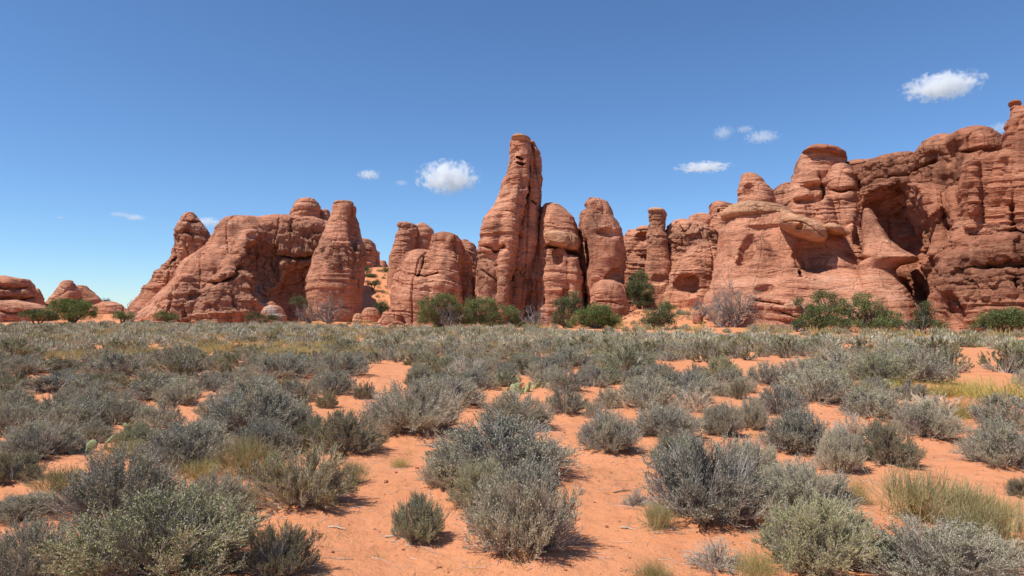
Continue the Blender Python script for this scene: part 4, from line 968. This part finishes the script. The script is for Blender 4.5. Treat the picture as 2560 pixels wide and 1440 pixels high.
rs = np.random.RandomState(5)
cand = []
tries = 0
P_ = [(a, b, c) for a, b, c in PLACED]
cell = {}
def ck(x, y): return (int(math.floor(x/1.6)), int(math.floor(y/1.6)))
for a in P_: cell.setdefault(ck(a[0], a[1]), []).append(a)
def free(x, y, rad, gap):
    cx_, cy_ = ck(x, y)
    for i in (-1, 0, 1):
        for j in (-1, 0, 1):
            for a in cell.get((cx_+i, cy_+j), ()):
                if (a[0]-x)**2+(a[1]-y)**2 < (gap*(a[2]+rad))**2: return False
    return True
def edge_r(px):   # how far the sage flat reaches in each direction
    return float(np.interp(px, [0, 330, 700, 1000, 1500, 1900, 2560], [80, 80, 72, 57, 46, 43, 43]))
FILL = []
for it in range(26000):
    px = rs.uniform(-260, 2820); u = rs.uniform(); r = math.sqrt(7.5**2 + u*(82**2-7.5**2)); a = math.atan((px-1280)/FPX)
    x, y = math.sin(a)*r, math.cos(a)*r
    if r > edge_r(px)*rs.uniform(.96, 1.02): continue
    ppx, ppy = px_of(x, y)
    if ppy > 1010 and 0 < ppx < 2560 and not (ppx < 960 and ppy < 1150): continue
    if any(((ppx-s[0])/s[2])**2+((ppy-s[1])/s[3])**2 < 1 for s in SANDPX if s[2]): continue
    dens = float(pn([[x*.16, y*.16, 4.2]])[0])
    w_ = float(np.clip(rs.lognormal(-.30, .30), .38, 1.35))
    if r < 24 and w_ > .75: w_ = .7
    if dens < -.36 and rs.uniform() < .8: continue
    if not free(x, y, w_/2, .80 if r < 26 else .68): continue
    g = float(pn([[x*.13, y*.22, 9.1]])[0]) + .22*(1 if px < 1050 else -1.1 if px > 1250 else 0) + rs.normal(0, .16)
    if 24 < r < 62 and g > .36: k = 'g'; w_ = min(w_, .7)
    else: k = 's' if rs.uniform() < .70 else ('b' if rs.uniform() < .55 else 'p')
    a_ = (x, y, w_/2*(.6 if k == 'g' else 1)); cell.setdefault(ck(x, y), []).append(a_); FILL.append((r, k, x, y, w_, w_*rs.uniform(.44, .62)))
FILL.sort()
# every fill bush gets words for its look and the rock or bush it stands in front of
MARK = [(-300,60,'the far left dome'),(60,210,'the pointed rock cone'),(210,330,'the mound gap'),(330,440,'the leaning spire ramp'),(440,540,'the leaning spire'),(540,660,'the round-topped massif'),(660,760,'the dark hollow'),
        (760,905,'the bottle tower'),(905,975,'the sandy pass'),(975,1060,'the twin towers'),(1060,1190,'the layered block'),(1190,1350,'the tallest spire'),(1350,1455,'the overhung block'),(1455,1570,'the rounded tower'),(1570,1680,'the thin hoodoo'),
        (1680,1800,'the scooped cave'),(1800,1945,'the head-shaped knob'),(1945,2080,'the tan lens slab'),(2080,2180,'the lobed tower'),(2180,2310,'the deep alcove'),(2310,2500,'the right-hand wall'),(2500,3000,'the dark edge tower')]
LOOK = {'s': 'grey', 'b': 'dark olive', 'p': 'pale green', 'g': 'golden straw'}
used = {}
far = {'s': [], 'b': [], 'p': [], 'g': []}
LIM = {'s': 296, 'b': 120, 'p': 90, 'g': 90}
def ordinal(n): return ['nearest', 'second nearest', 'third nearest', 'fourth nearest', 'fifth nearest', 'sixth nearest', 'seventh nearest', 'eighth nearest', 'ninth nearest', 'tenth nearest'][n] if n < 10 else None
anch = [(px_of(*on_ground(c, b)), l) for k, c, b, w2, t, l in NEAR]
for r, k, x, y, w_, h in FILL:
    ppx, ppy = px_of(x, y)
    vis = -20 < ppx < 2580
    if not vis or COUNT[k] >= LIM[k] or r > 46:
        far[k].append((x, y, w_, h)); continue
    mk = [m[2] for m in MARK if m[0] <= ppx < m[1]][0]
    size = 'small' if w_ < .58 else ('middling' if w_ < .85 else 'broad')
    zone = 'near' if r < 17 else ('middle' if r < 25 else 'back')
    base = f"{size} {LOOK[k]} {'grass' if k == 'g' else 'bush'} in {zone} scrub, below {mk}"
    used.setdefault(base, []).append(place(k, x, y, w_, h*(1.1 if k == 'g' else 1), base, None, None))
for base, obs in used.items():
    if len(obs) == 1: continue
    for n, o in enumerate(obs):
        o['label'] = f'{ordinal(n)} {base}' if n < 10 else f'{base}, past the ten nearest'
        if n >= 10: o['group'] = base + ' past the ten nearest'
# ---- bushes too far to count: one object per kind
def far_unit(seed, k):
    rs = np.random.RandomState(seed)
    if k == 'g':
        P = blades(rs, 46, 1, .5, 1.05, .42, .01, 3, .4, .30); a = P[:, 0]; b = P[:, -1]
        L_ = np.linalg.norm(b-a, axis=1); V, Q = leaves(rs, a, b-a, L_, np.full(len(a), .055)); return V, Q, np.zeros(len(Q), int)
    n = 250; d = rnd_dirs(rs, n); d[:, 2] = np.abs(d[:, 2]); R_ = (.86+.30*pn(d*1.9+seed))[:, None]
    tip = d*R_*np.array([1, 1, .95])*rs.uniform(.72, 1.05, (n, 1)); D = unit(d+.55*rnd_dirs(rs, n)+np.array([0, 0, .35])); L = rs.uniform(.16, .34, n)
    V, Q = leaves(rs, tip-D*L[:, None]*.7, D, L, L*.22)
    n2 = 90; d2 = rnd_dirs(rs, n2); d2[:, 2] = np.abs(d2[:, 2]); V2, Q2 = leaves(rs, d2*.05, d2*np.array([1, 1, .9]), rs.uniform(.6, .95, n2), np.full(n2, .05))
    mi = np.concatenate([(rs.uniform(size=n) < (.22 if k == 's' else .1)).astype(int), (rs.uniform(size=n2) < .4).astype(int)])
    return np.concatenate([V, V2]), np.concatenate([Q, Q2+len(V)]), mi
FU = {}
def fine_unit(k, v):
    if (k, v) not in FU:
        Vv, Qq, Mm, nn = [], [], [], 0
        for mi, me in enumerate(lib(k, 2, v)[::-1]):
            c = np.empty(len(me.vertices)*3, np.float32); me.vertices.foreach_get('co', c); q = np.empty(len(me.loops), np.int32); me.loops.foreach_get('vertex_index', q)
            Vv.append(c.reshape(-1, 3)); Qq.append(q.reshape(-1, 4)+nn); Mm.append(np.full(len(q)//4, mi)); nn += len(c)//3
        FU[k, v] = (np.concatenate(Vv), np.concatenate(Qq), np.concatenate(Mm))
    return FU[k, v]
for k, nm, lb in (('s', 'distant_sagebrush', 'dense belt of grey sagebrush reaching to the foot of the rocks'), ('b', 'distant_dark_brush', 'scattered dark olive bushes through the far sage belt'),
                  ('p', 'distant_pale_brush', 'scattered pale green bushes through the far sage belt'), ('g', 'distant_grass', 'golden straw grass patches through the far sage belt')):
    if not far[k]: continue
    rs = np.random.RandomState(3); units = [far_unit(40+i, k) for i in range(7)]; Vs, Qs, Ms, nn = [], [], [], 0
    zz = ground_z([q[0] for q in far[k]], [q[1] for q in far[k]])
    for i, (x, y, w_, h) in enumerate(far[k]):
        if k != 'g' and math.hypot(x, y) < 30: V, Q, M = fine_unit(k, rs.randint(3))
        else: V, Q, M = units[rs.randint(7)]
        a = rs.uniform(0, 6.28); ca, sa = math.cos(a), math.sin(a); s_ = w_/2*1.05*(.8 if k == 'g' else 1)
        Vs.append(np.stack([(V[:, 0]*ca-V[:, 1]*sa)*s_+x, (V[:, 0]*sa+V[:, 1]*ca)*s_+y, V[:, 2]*h*1.02+zz[i]-.02], 1)); Qs.append(Q+nn); Ms.append(M); nn += len(V)
    m = mesh_from(nm, np.concatenate(Vs), np.concatenate(Qs), None, False)
    m.materials.append({'s': M_SAGE, 'b': M_BLACK, 'p': M_PALEG, 'g': M_STRAW}[k]); m.materials.append(M_TWIG if k != 'g' else M_STRAW)
    m.polygons.foreach_set('material_index', np.concatenate(Ms).astype(np.int32))
    tag(link(nm, m), lb, 'bushes' if k != 'g' else 'grass', None, 'stuff')
# shrubs and grass on the sand apron and in the pass (hand spots), small scrub at the rocks' feet
rs = np.random.RandomState(21); APR = []
for i in range(4200):
    px = rs.uniform(330, 2560); r = rs.uniform(44, 125); a = math.atan((px-1280)/FPX); x, y = math.sin(a)*r, math.cos(a)*r; q, py = px_of(x, y, gz1(x, y))
    ok = (1560 < px < 1960 and 50 < r < 71) or (880 < px < 1000 and 80 < r < 122) or (1050 < px < 1560 and 56 < r < 66) or (660 < px < 960 and 72 < r < 82) or (1960 < px < 2560 and 44 < r < 55)
    if ok and rs.uniform() < (.75 if 880 < px < 1000 else .5): APR.append((x, y, rs.uniform(.45, 1.15), 0, rs.uniform()))
Vs, Qs, Ms, nn = [], [], [], 0; US = [far_unit(60+i, 's') for i in range(4)]; UG = [far_unit(70+i, 'g') for i in range(4)]
for x, y, w_, _, u in APR:
    V, Q, M = (UG if u < .5 else US)[rs.randint(4)]; M = (M*0+2) if u < .5 else M; s_ = w_/2; h = w_*.6
    Vs.append(np.stack([V[:, 0]*s_+x, V[:, 1]*s_+y, V[:, 2]*h+gz1(x, y)-.03], 1)); Qs.append(Q+nn); Ms.append(M); nn += len(V)
m = mesh_from('slope_scrub', np.concatenate(Vs), np.concatenate(Qs), None, False)
for q in (M_PALEG, M_TWIG, M_STRAW): m.materials.append(q)
m.polygons.foreach_set('material_index', np.concatenate(Ms).astype(np.int32))
tag(link('slope_scrub', m), 'low scrub and straw grass growing on the sand at the foot of the rocks', 'scrub', None, 'stuff')

# ------------------------------------------------------------------ junipers and dead trees
def limb(rs, a, b, r0, r1, k=7, wob=.12):
    a, b = np.array(a, float), np.array(b, float); t = np.linspace(0, 1, k)[:, None]; L = np.linalg.norm(b-a)
    P = a*(1-t)+b*t + rs.normal(0, wob*L/3, (k, 3))*np.sin(t*math.pi); P[:, 2] += .10*L*np.sin(t[:, 0]*math.pi)
    return tubes(P[None], [r0], [r1], 6), P
def juniper(name, label, D, base, blobs, mat=None, dens=1.0, seed=0, group='junipers at the foot of the rocks', dead=0.0, leaf=.105, z=None):
    """base px point of the trunk; blobs (px, py, rx px, ry px) of the crown, all at distance D"""
    rs = np.random.RandomState(seed); B = at_r(base[0], base[1], D); gzv = gz1(B[0], B[1]); z0 = gzv if z is None else z
    O = np.array([B[0], B[1], z0-.05]); th = math.atan2(B[0], B[1]); rv = np.array([math.sin(th), math.cos(th), 0]); tv = np.array([math.cos(th), -math.sin(th), 0])
    tr, cr, de = MB(), MB(), MB(); s = D/FPX
    for px, py, rx, ry in blobs:
        c = at_r(px, py, D) + rv*rs.uniform(-.5, .5)*rx*s - O; rx_, ry_ = rx*s*1.12, ry*s*1.12; rd = .5*(rx_+ry_)
        (V, Q), P = limb(rs, rs.normal(0, .06, 3)*np.array([1, 1, 0]), c*np.array([1, 1, .9]), .10+.03*rd, .03); tr.add(V, Q)
        for _ in range(5):
            e = c + tv*rs.uniform(-.8, .8)*rx_ + rv*rs.uniform(-.8, .8)*rd + np.array([0, 0, rs.uniform(-.6, .8)*ry_]); (V, Q), _p = limb(rs, P[rs.randint(3, 6)], e, .045, .012, 5); tr.add(V, Q)
        # sprays: clump centres through the crown, leaving gaps, each with many small faces
        ncl = int(max(26, 150*rd*rd*dens)); d = rnd_dirs(rs, ncl)*(rs.uniform(.25, 1, (ncl, 1))**.45)
        d[:, 2] = np.where(d[:, 2] < -.55, -d[:, 2]*.5, d[:, 2])
        lobe = 1+.28*pn(d*2.2+seed+px)[:, None]; C = c + (tv*d[:, :1]*rx_ + rv*d[:, 1:2]*rd + np.array([0, 0, 1.])*d[:, 2:]*ry_)*lobe
        keep = pn(C*1.7+seed*3.1) > -.14; C = C[keep]; C[:, 2] = np.maximum(C[:, 2], .12)
        per = 40; n = len(C)*per; i = np.repeat(np.arange(len(C)), per); off = rs.normal(0, 1, (n, 3))*.125*np.array([1, 1, .8])
        Dn = unit(off+np.array([0, 0, .12])+.35*rnd_dirs(rs, n)); L = rs.uniform(.6, 1.25, n)*leaf
        cr.add(*leaves(rs, C[i]+off, Dn, L, L*.42))
    root = link(name, None, loc=O); link('trunk', tr.mesh('trunk'), M_BARK, root); link('crown', cr.mesh('crown', False), mat or M_JUN, root)
    tag(root, label, 'tree' if 'bush' not in name else 'bush', group); return root
def dead_tree(name, label, D, base, height, width, seed=0, n=16, lean=0.0, group='dead trees and snags', mat=None, fine=1.0, sag=0.0):
    rs = np.random.RandomState(seed); B = at_r(base[0], base[1], D); O = np.array([B[0], B[1], gz1(B[0], B[1])-.05]); s = D/FPX; H, W = height*s, width*s/2
    th = math.atan2(B[0], B[1]); rv = np.array([math.sin(th), math.cos(th), 0]); tv = np.array([math.cos(th), -math.sin(th), 0])
    tk, br = MB(), MB(); L1 = []
    for i in range(n):
        u = (i+.5)/n*2-1+rs.normal(0, .12); e = tv*(u*W+lean*H) + rv*rs.uniform(-.7, .7)*W + np.array([0, 0, H*(1-.45*abs(u)**1.5)*rs.uniform(.65, 1)*(1-sag)])
        P0 = rs.normal(0, .05, 3)*np.array([1, 1, 0]); k = 8; t = np.linspace(0, 1, k)[:, None]; P = P0*(1-t)+e*t+rs.normal(0, .05*H, (k, 3))*np.sin(t*math.pi*.9); P[:, 2] = np.maximum(P[:, 2], .03); L1.append(P)
    L1 = np.array(L1); tk.add(*tubes(L1, rs.uniform(.05, .10, n)*min(1, H/2.5), np.full(n, .014), 5))
    def kids(P, m, l0, l1, t0, side, upb, k=5):
        i = rs.randint(0, len(P), m); kk = P.shape[1]; u = (t0+(1-t0)*rs.uniform(0, 1, m))*(kk-1); a = np.minimum(u.astype(int), kk-2); f = (u-a)[:, None]
        o = P[i, a]*(1-f)+P[i, a+1]*f; D_ = unit(unit(P[i, a+1]-P[i, a])+side*rnd_dirs(rs, m)+np.array([0, 0, upb])); L = rs.uniform(l0, l1, m)[:, None]*H; b = rnd_dirs(rs, m)*.25
        C = np.stack([o+(D_*x+b*x*x+rnd_dirs(rs, m)*.04)*L for x in np.linspace(0, 1, k)], 1); C[:, :, 2] = np.maximum(C[:, :, 2], .02); return C
    A = kids(L1, int(90*fine), .15, .34, .25, .8, .15); Bq = kids(A, int(420*fine), .06, .16, .1, .9, .1, 4); Cq = kids(Bq, int(700*fine), .03, .08, .1, .9, .1, 3)
    br.add(*tubes(A, .018, .009, 4)); br.add(*tubes(Bq, .010, .005)); br.add(*tubes(Cq, .006, .004))
    root = link(name, None, loc=O); link('trunk', tk.mesh('trunk'), mat or M_DWOOD, root); link('branches', br.mesh('branches', False), mat or M_DWOOD, root)
    tag(root, label, 'dead tree' if height > 45 else 'dead bush', group); return root
juniper('juniper', 'broad green juniper in front of the pointed cone at the far left', 86, (180,798), [(150,770,24,18),(185,775,30,22),(215,778,22,20),(160,760,16,10),(200,790,34,12)], seed=1, mat=M_JUNB)
juniper('juniper_bush', 'low green juniper bush left of the broad far left juniper', 84, (90,802), [(75,788,18,12),(105,790,20,12),(125,793,14,9)], seed=2)
juniper('juniper', 'tiny lone juniper on the skyline between the mound and the ramp', 125, (263,766), [(263,756,10,7)], seed=3, mat=M_JUND)
juniper('juniper_bush', 'small bright bush under the bare tree beside the left ramp', 84, (305,802), [(298,789,16,9),(318,790,14,8)], seed=4, mat=M_JUNB)
juniper('juniper_bush', 'low dark bush at the foot of the left massif', 84, (415,806), [(402,790,14,11),(428,794,16,9)], seed=5)
juniper('juniper_bush', 'low grey-green bush beside the white-sided boulder', 82, (650,808), [(632,794,15,12),(655,797,16,11),(682,798,14,10)], seed=6, mat=M_JUND)
juniper('juniper', 'small grey-green juniper inside the mouth of the dark hollow', 86, (748,778), [(742,754,14,14),(758,758,12,12)], seed=7, mat=M_JUND)
juniper('juniper', 'dark juniper hugging the right side of the bottle tower in the pass', 112, (918,715), [(918,678,9,12),(928,698,14,10),(920,710,12,9)], seed=8, mat=M_JUND)
juniper('juniper_bush', 'round dark bush on top of the sandy pass by the twin towers', 116, (970,690), [(960,678,14,8),(980,679,12,7)], seed=9)
juniper('juniper_bush', 'dark bush halfway up the sandy pass', 104, (932,716), [(926,708,11,7),(940,708,12,7)], seed=10, mat=M_JUND)
juniper('juniper', 'rounded juniper at the bottom of the sandy pass', 84, (960,798), [(952,768,14,16),(966,778,14,16),(942,790,22,12)], seed=11, mat=M_JUND)
juniper('juniper', 'large juniper with two leafy humps in front of the layered block', 62, (1105,818), [(1068,768,24,26),(1110,752,30,20),(1130,772,22,22),(1072,795,28,20),(1120,798,34,20),(1090,775,20,20)], seed=12)
dead_tree('dead_tree', 'grey dead limbs in the middle of the big two-humped juniper', 61, (1122,815), 62, 62, 13, 14, fine=1.2)
juniper('juniper', 'wide dusty green juniper below the tall spire', 62, (1215,820), [(1180,772,24,26),(1212,764,30,22),(1238,780,22,24),(1190,798,34,20),(1230,800,30,18),(1278,790,18,22),(1290,806,18,12)], seed=14)
dead_tree('dead_tree', 'small bare grey tree under the tall spire between green junipers', 61, (1335,818), 66, 78, 15, 11, fine=.8)
juniper('juniper', 'upright dark juniper with a side limb at the foot of the overhung block', 61, (1412,820), [(1432,748,20,18),(1402,756,18,10),(1425,772,24,18),(1400,790,18,16),(1445,765,14,14),(1395,806,14,10)], seed=16, mat=M_JUND)
juniper('juniper', 'low bright green dome juniper in front of the rounded tower', 58, (1490,824), [(1500,778,30,18),(1470,792,34,18),(1515,795,32,18),(1450,808,26,12),(1500,810,44,13),(1535,808,14,10)], seed=17, mat=M_JUNB, dens=1.3)
juniper('juniper', 'dark tall juniper against the cleft beside the rounded tower', 72, (1600,768), [(1597,695,20,18),(1588,718,26,20),(1610,728,24,22),(1580,742,18,16),(1615,750,20,14),(1598,756,26,12)], seed=18, mat=M_JUND, dens=1.3)
juniper('juniper_bush', 'ragged dark juniper bush below the thin hoodoo', 58, (1645,824), [(1632,792,18,16),(1655,785,18,20),(1675,800,16,16),(1615,808,16,10),(1640,808,26,12)], seed=19, mat=M_JUND)
juniper('juniper_bush', 'small pale juniper bush beside the dark tall juniper', 66, (1665,778), [(1660,765,14,10),(1675,772,12,8)], seed=20, mat=M_JUN)
dead_tree('dead_tree', 'big bare spreading tree below the smooth slope', 60, (1838,806), 112, 96, 21, 14, fine=1.3)
dead_tree('dead_tree', 'thin bare branches leaning left of the big bare tree', 60, (1810,806), 84, 110, 22, 11, -.3, fine=.8)
dead_tree('dead_tree', 'bare branchy bush in front of the bottle tower', 78, (820,808), 72, 112, 23, 18, fine=1.6)
dead_tree('dead_tree', 'brown bare twiggy bush left of the bare bush by the bottle tower', 77, (770,806), 44, 70, 24, 14, fine=1.0)
dead_tree('dead_tree', 'small bare grey tree beside the left ramp', 86, (320,800), 46, 60, 25, 11, fine=.6)
dead_tree('dead_tree', 'grey snag hanging in the mouth of the cave ridge', 64, (1748,782), 50, 34, 26, 8, fine=.5)
dead_tree('fallen_tree', 'fallen bleached branches lying on the sand apron', 57, (1990,812), 40, 150, 27, 14, .3, fine=1.0, sag=.55)
dead_tree('fallen_tree', 'low fallen branches beside the right junipers, left of them', 55, (1940,808), 30, 110, 28, 10, -.4, fine=.8, sag=.5)
juniper('juniper', 'left green juniper of the pair below the smooth slope, with a separate round tuft', 56, (2052,826), [(2000,760,16,14),(2062,748,26,18),(2092,760,22,18),(2060,785,36,20),(2020,800,24,16),(2075,806,30,14),(2030,775,20,16),(2005,812,14,10)], seed=29)
juniper('juniper', 'right open-branched juniper of the pair below the smooth slope', 56, (2165,828), [(2160,752,26,18),(2140,772,24,18),(2185,768,20,18),(2205,790,20,16),(2225,796,24,20),(2150,796,22,14),(2180,812,28,10),(2120,785,16,14)], seed=30, dens=.8)
juniper('juniper_bush', 'low green bush filling the gap between the right pair of junipers', 55, (2110,828), [(2098,806,24,14),(2128,812,20,12)], seed=36)
juniper('juniper_bush', 'low bush right of the open-branched juniper', 55, (2215,828), [(2200,812,20,11),(2232,814,18,10)], seed=37)
juniper('juniper_bush', 'dark bush at the left foot of the separate-tufted juniper', 55, (1990,828), [(2000,815,16,10)], seed=38, mat=M_JUND)
juniper('pinyon_pine', 'small thin pine with a dead trunk at the foot of the great cliff', 54, (2306,832), [(2310,768,13,11),(2312,784,20,7),(2305,797,17,7),(2318,806,19,7)], seed=31, mat=M_JUND)
dead_tree('dead_tree', 'black crooked dead trunk left of the small thin pine', 53, (2300,834), 42, 74, 32, 6, fine=.25, mat=M_BARK)
juniper('juniper_bush', 'low dark green scrub oak band left of the small pine', 54, (2255,828), [(2245,812,20,9),(2275,814,20,9),(2330,815,30,9)], seed=33)
juniper('juniper', 'wide low juniper at the foot of the right-hand wall', 53, (2510,828), [(2500,800,34,18),(2530,798,34,18),(2470,812,24,12),(2560,806,30,18),(2440,818,14,9)], seed=34, dens=1.2)
juniper('juniper_bush', 'small shrub growing on a ledge in the lobed tower', 75.5, (2002,545), [(2002,536,8,7)], seed=35, mat=M_JUND, z=at_r(2002, 546, 75.5)[2])

# ------------------------------------------------------------------ litter on the sand
rs = np.random.RandomState(77); pts = []; m = MB()
near = [(x, y, r) for x, y, r in PLACED if math.hypot(x, y) < 14]
for x, y, r in near:
    n = int(110*r/.4*min(1, 5/math.hypot(x, y)+.25)); a = rs.uniform(0, 6.28, n); q = r*(.5+np.abs(rs.normal(0, .55, n))); pts.append(np.stack([x+np.cos(a)*q, y+np.sin(a)*q], 1))
a = rs.uniform(-.7, .7, 4500); q = 3+rs.uniform(0, 1, 4500)**.8*11; pts.append(np.stack([np.sin(a)*q, np.cos(a)*q], 1))
pts = np.concatenate(pts); n = len(pts); z = ground_z(pts[:, 0], pts[:, 1]); O = np.concatenate([pts, z[:, None]+.004], 1)
dd = rs.uniform(0, 6.28, n); D = np.stack([np.cos(dd), np.sin(dd), 0*dd], 1); L = (rs.lognormal(-2.9, .5, n))[:, None]; b = rnd_dirs(rs, n)*np.array([1, 1, .15])
P = np.stack([O+(D*t+b*t*t*.35)*L for t in (0, .35, .7, 1)], 1); zz = ground_z(P[:, :, 0].ravel(), P[:, :, 1].ravel()).reshape(n, 4); P[:, :, 2] = np.maximum(P[:, :, 2], zz+.003)
m.add(*tubes(P, rs.uniform(.0012, .0028, n), .0010))
o = link('twig_litter', m.mesh('twig_litter', False), M_TWIG); tag(o, 'fine dry twigs lying on the sand between the bushes', 'litter', None, 'stuff')
import bmesh
bm_ = bmesh.new(); bmesh.ops.create_icosphere(bm_, subdivisions=1, radius=1.0); IV = np.array([v.co[:] for v in bm_.verts]); IT = np.array([[v.index for v in f.verts] for f in bm_.faces]); bm_.free()
m = MB(); n = 2600; a = rs.uniform(-.72, .72, n); q = 3+rs.uniform(0, 1, n)**.8*15; xs, ys = np.sin(a)*q, np.cos(a)*q; zs = ground_z(xs, ys)
for i in range(n):
    s_ = rs.lognormal(-5.0, .5); V = IV*(1+rs.normal(0, .18, (len(IV), 1)))*s_*np.array([rs.uniform(.8, 1.5), rs.uniform(.8, 1.4), rs.uniform(.45, .8)]); m.add(V+np.array([xs[i], ys[i], zs[i]+s_*.2]), None, IT)
mg, nt, bb = new_mat('soil crumbs'); bb.inputs['Base Color'].default_value = (.30, .115, .06, 1)
o = link('soil_crumbs', m.mesh('soil_crumbs', False), mg); tag(o, 'small reddish crumbs and pebbles on the sand', 'pebbles', None, 'stuff')
# a few single sticks
for i, (px, py, L, an, lb) in enumerate([(1555,1233,.20,.5,'dark stick on the sand right of the big front bush'),(840,1328,.16,-.3,'curved thin stick on the sand left of the small round bush'),(1590,1268,.12,.1,'short dark twisted twig left of the huge silver-grey bush'),
        (1565,1328,.09,-.5,'little grey wood chip on the open sand'),(1000,1350,.22,.05,'long thin grey twig at the left of the small round bush'),(1220,1162,.3,.2,'dark thin stick on sand below the largest middle bush')]):
    x, y = on_ground(px, py); rs2 = np.random.RandomState(i); t = np.linspace(-.5, .5, 7)[:, None]; P = np.array([math.cos(an), math.sin(an), 0])*t*L + rs2.normal(0, .006, (7, 3)); P[:, 2] = .008+.004*np.cos(t[:, 0]*5)
    mm = MB().add(*tubes(P[None], [.007], [.004], 6)); e = P[3]+np.array([.03, .04, .015]); mm.add(*tubes(np.stack([P[3], (P[3]+e)/2+[0, .004, .004], e])[None], [.004], [.002], 5))
    tag(link('stick', mm.mesh('stick'), M_BARK if 'dark' in lb else M_TWIG, None, (x, y, gz1(x, y))), lb, 'stick', 'sticks on the sand')

# dry grass wisps on the open sand, rubble at the foot of the rocks
rs = np.random.RandomState(31); m = MB(); n = 0
while n < 520:
    a = rs.uniform(-.72, .72); q = 3.6+rs.uniform()**.8*13; x, y = math.sin(a)*q, math.cos(a)*q
    if pn([[x*.6, y*.6, 2.2]])[0] < -.05: continue
    P = blades(rs, rs.randint(4, 16), 1, .4, 1.05, .6, .01, 3, .5, .35)*rs.uniform(.05, .13); m.add(*tubes(P+np.array([x, y, gz1(x, y)]), .0014, .0008)); n += 1
tag(link('dry_grass', m.mesh('dry_grass', False), M_STRAW), 'sparse wisps of dry grass on the open sand', 'grass', None, 'stuff')
m = MB(); n = 0
while n < 1500:
    px = rs.uniform(900, 2620); r = float(np.interp(px, [900, 1100, 1560, 1760, 2000, 2300, 2620], [72, 70, 68, 66, 58, 57, 55])) + rs.normal(0, 1.5); a = math.atan((px-1280)/FPX); x, y = math.sin(a)*r, math.cos(a)*r
    s_ = min(.45, rs.lognormal(-2.5, .6)); V = IV*(1+rs.normal(0, .22, (len(IV), 1)))*s_*np.array([rs.uniform(.8, 1.6), rs.uniform(.8, 1.4), rs.uniform(.5, .9)]); m.add(V+np.array([x, y, gz1(x, y)+s_*.15]), None, IT); n += 1
me = m.mesh('rubble', False)
for nm in ('rough', 'pale'): me.attributes.new(nm, 'FLOAT', 'POINT')
tag(link('rubble', me, M_ROCK), 'small broken red stones strewn at the foot of the rocks', 'rubble', None, 'stuff')
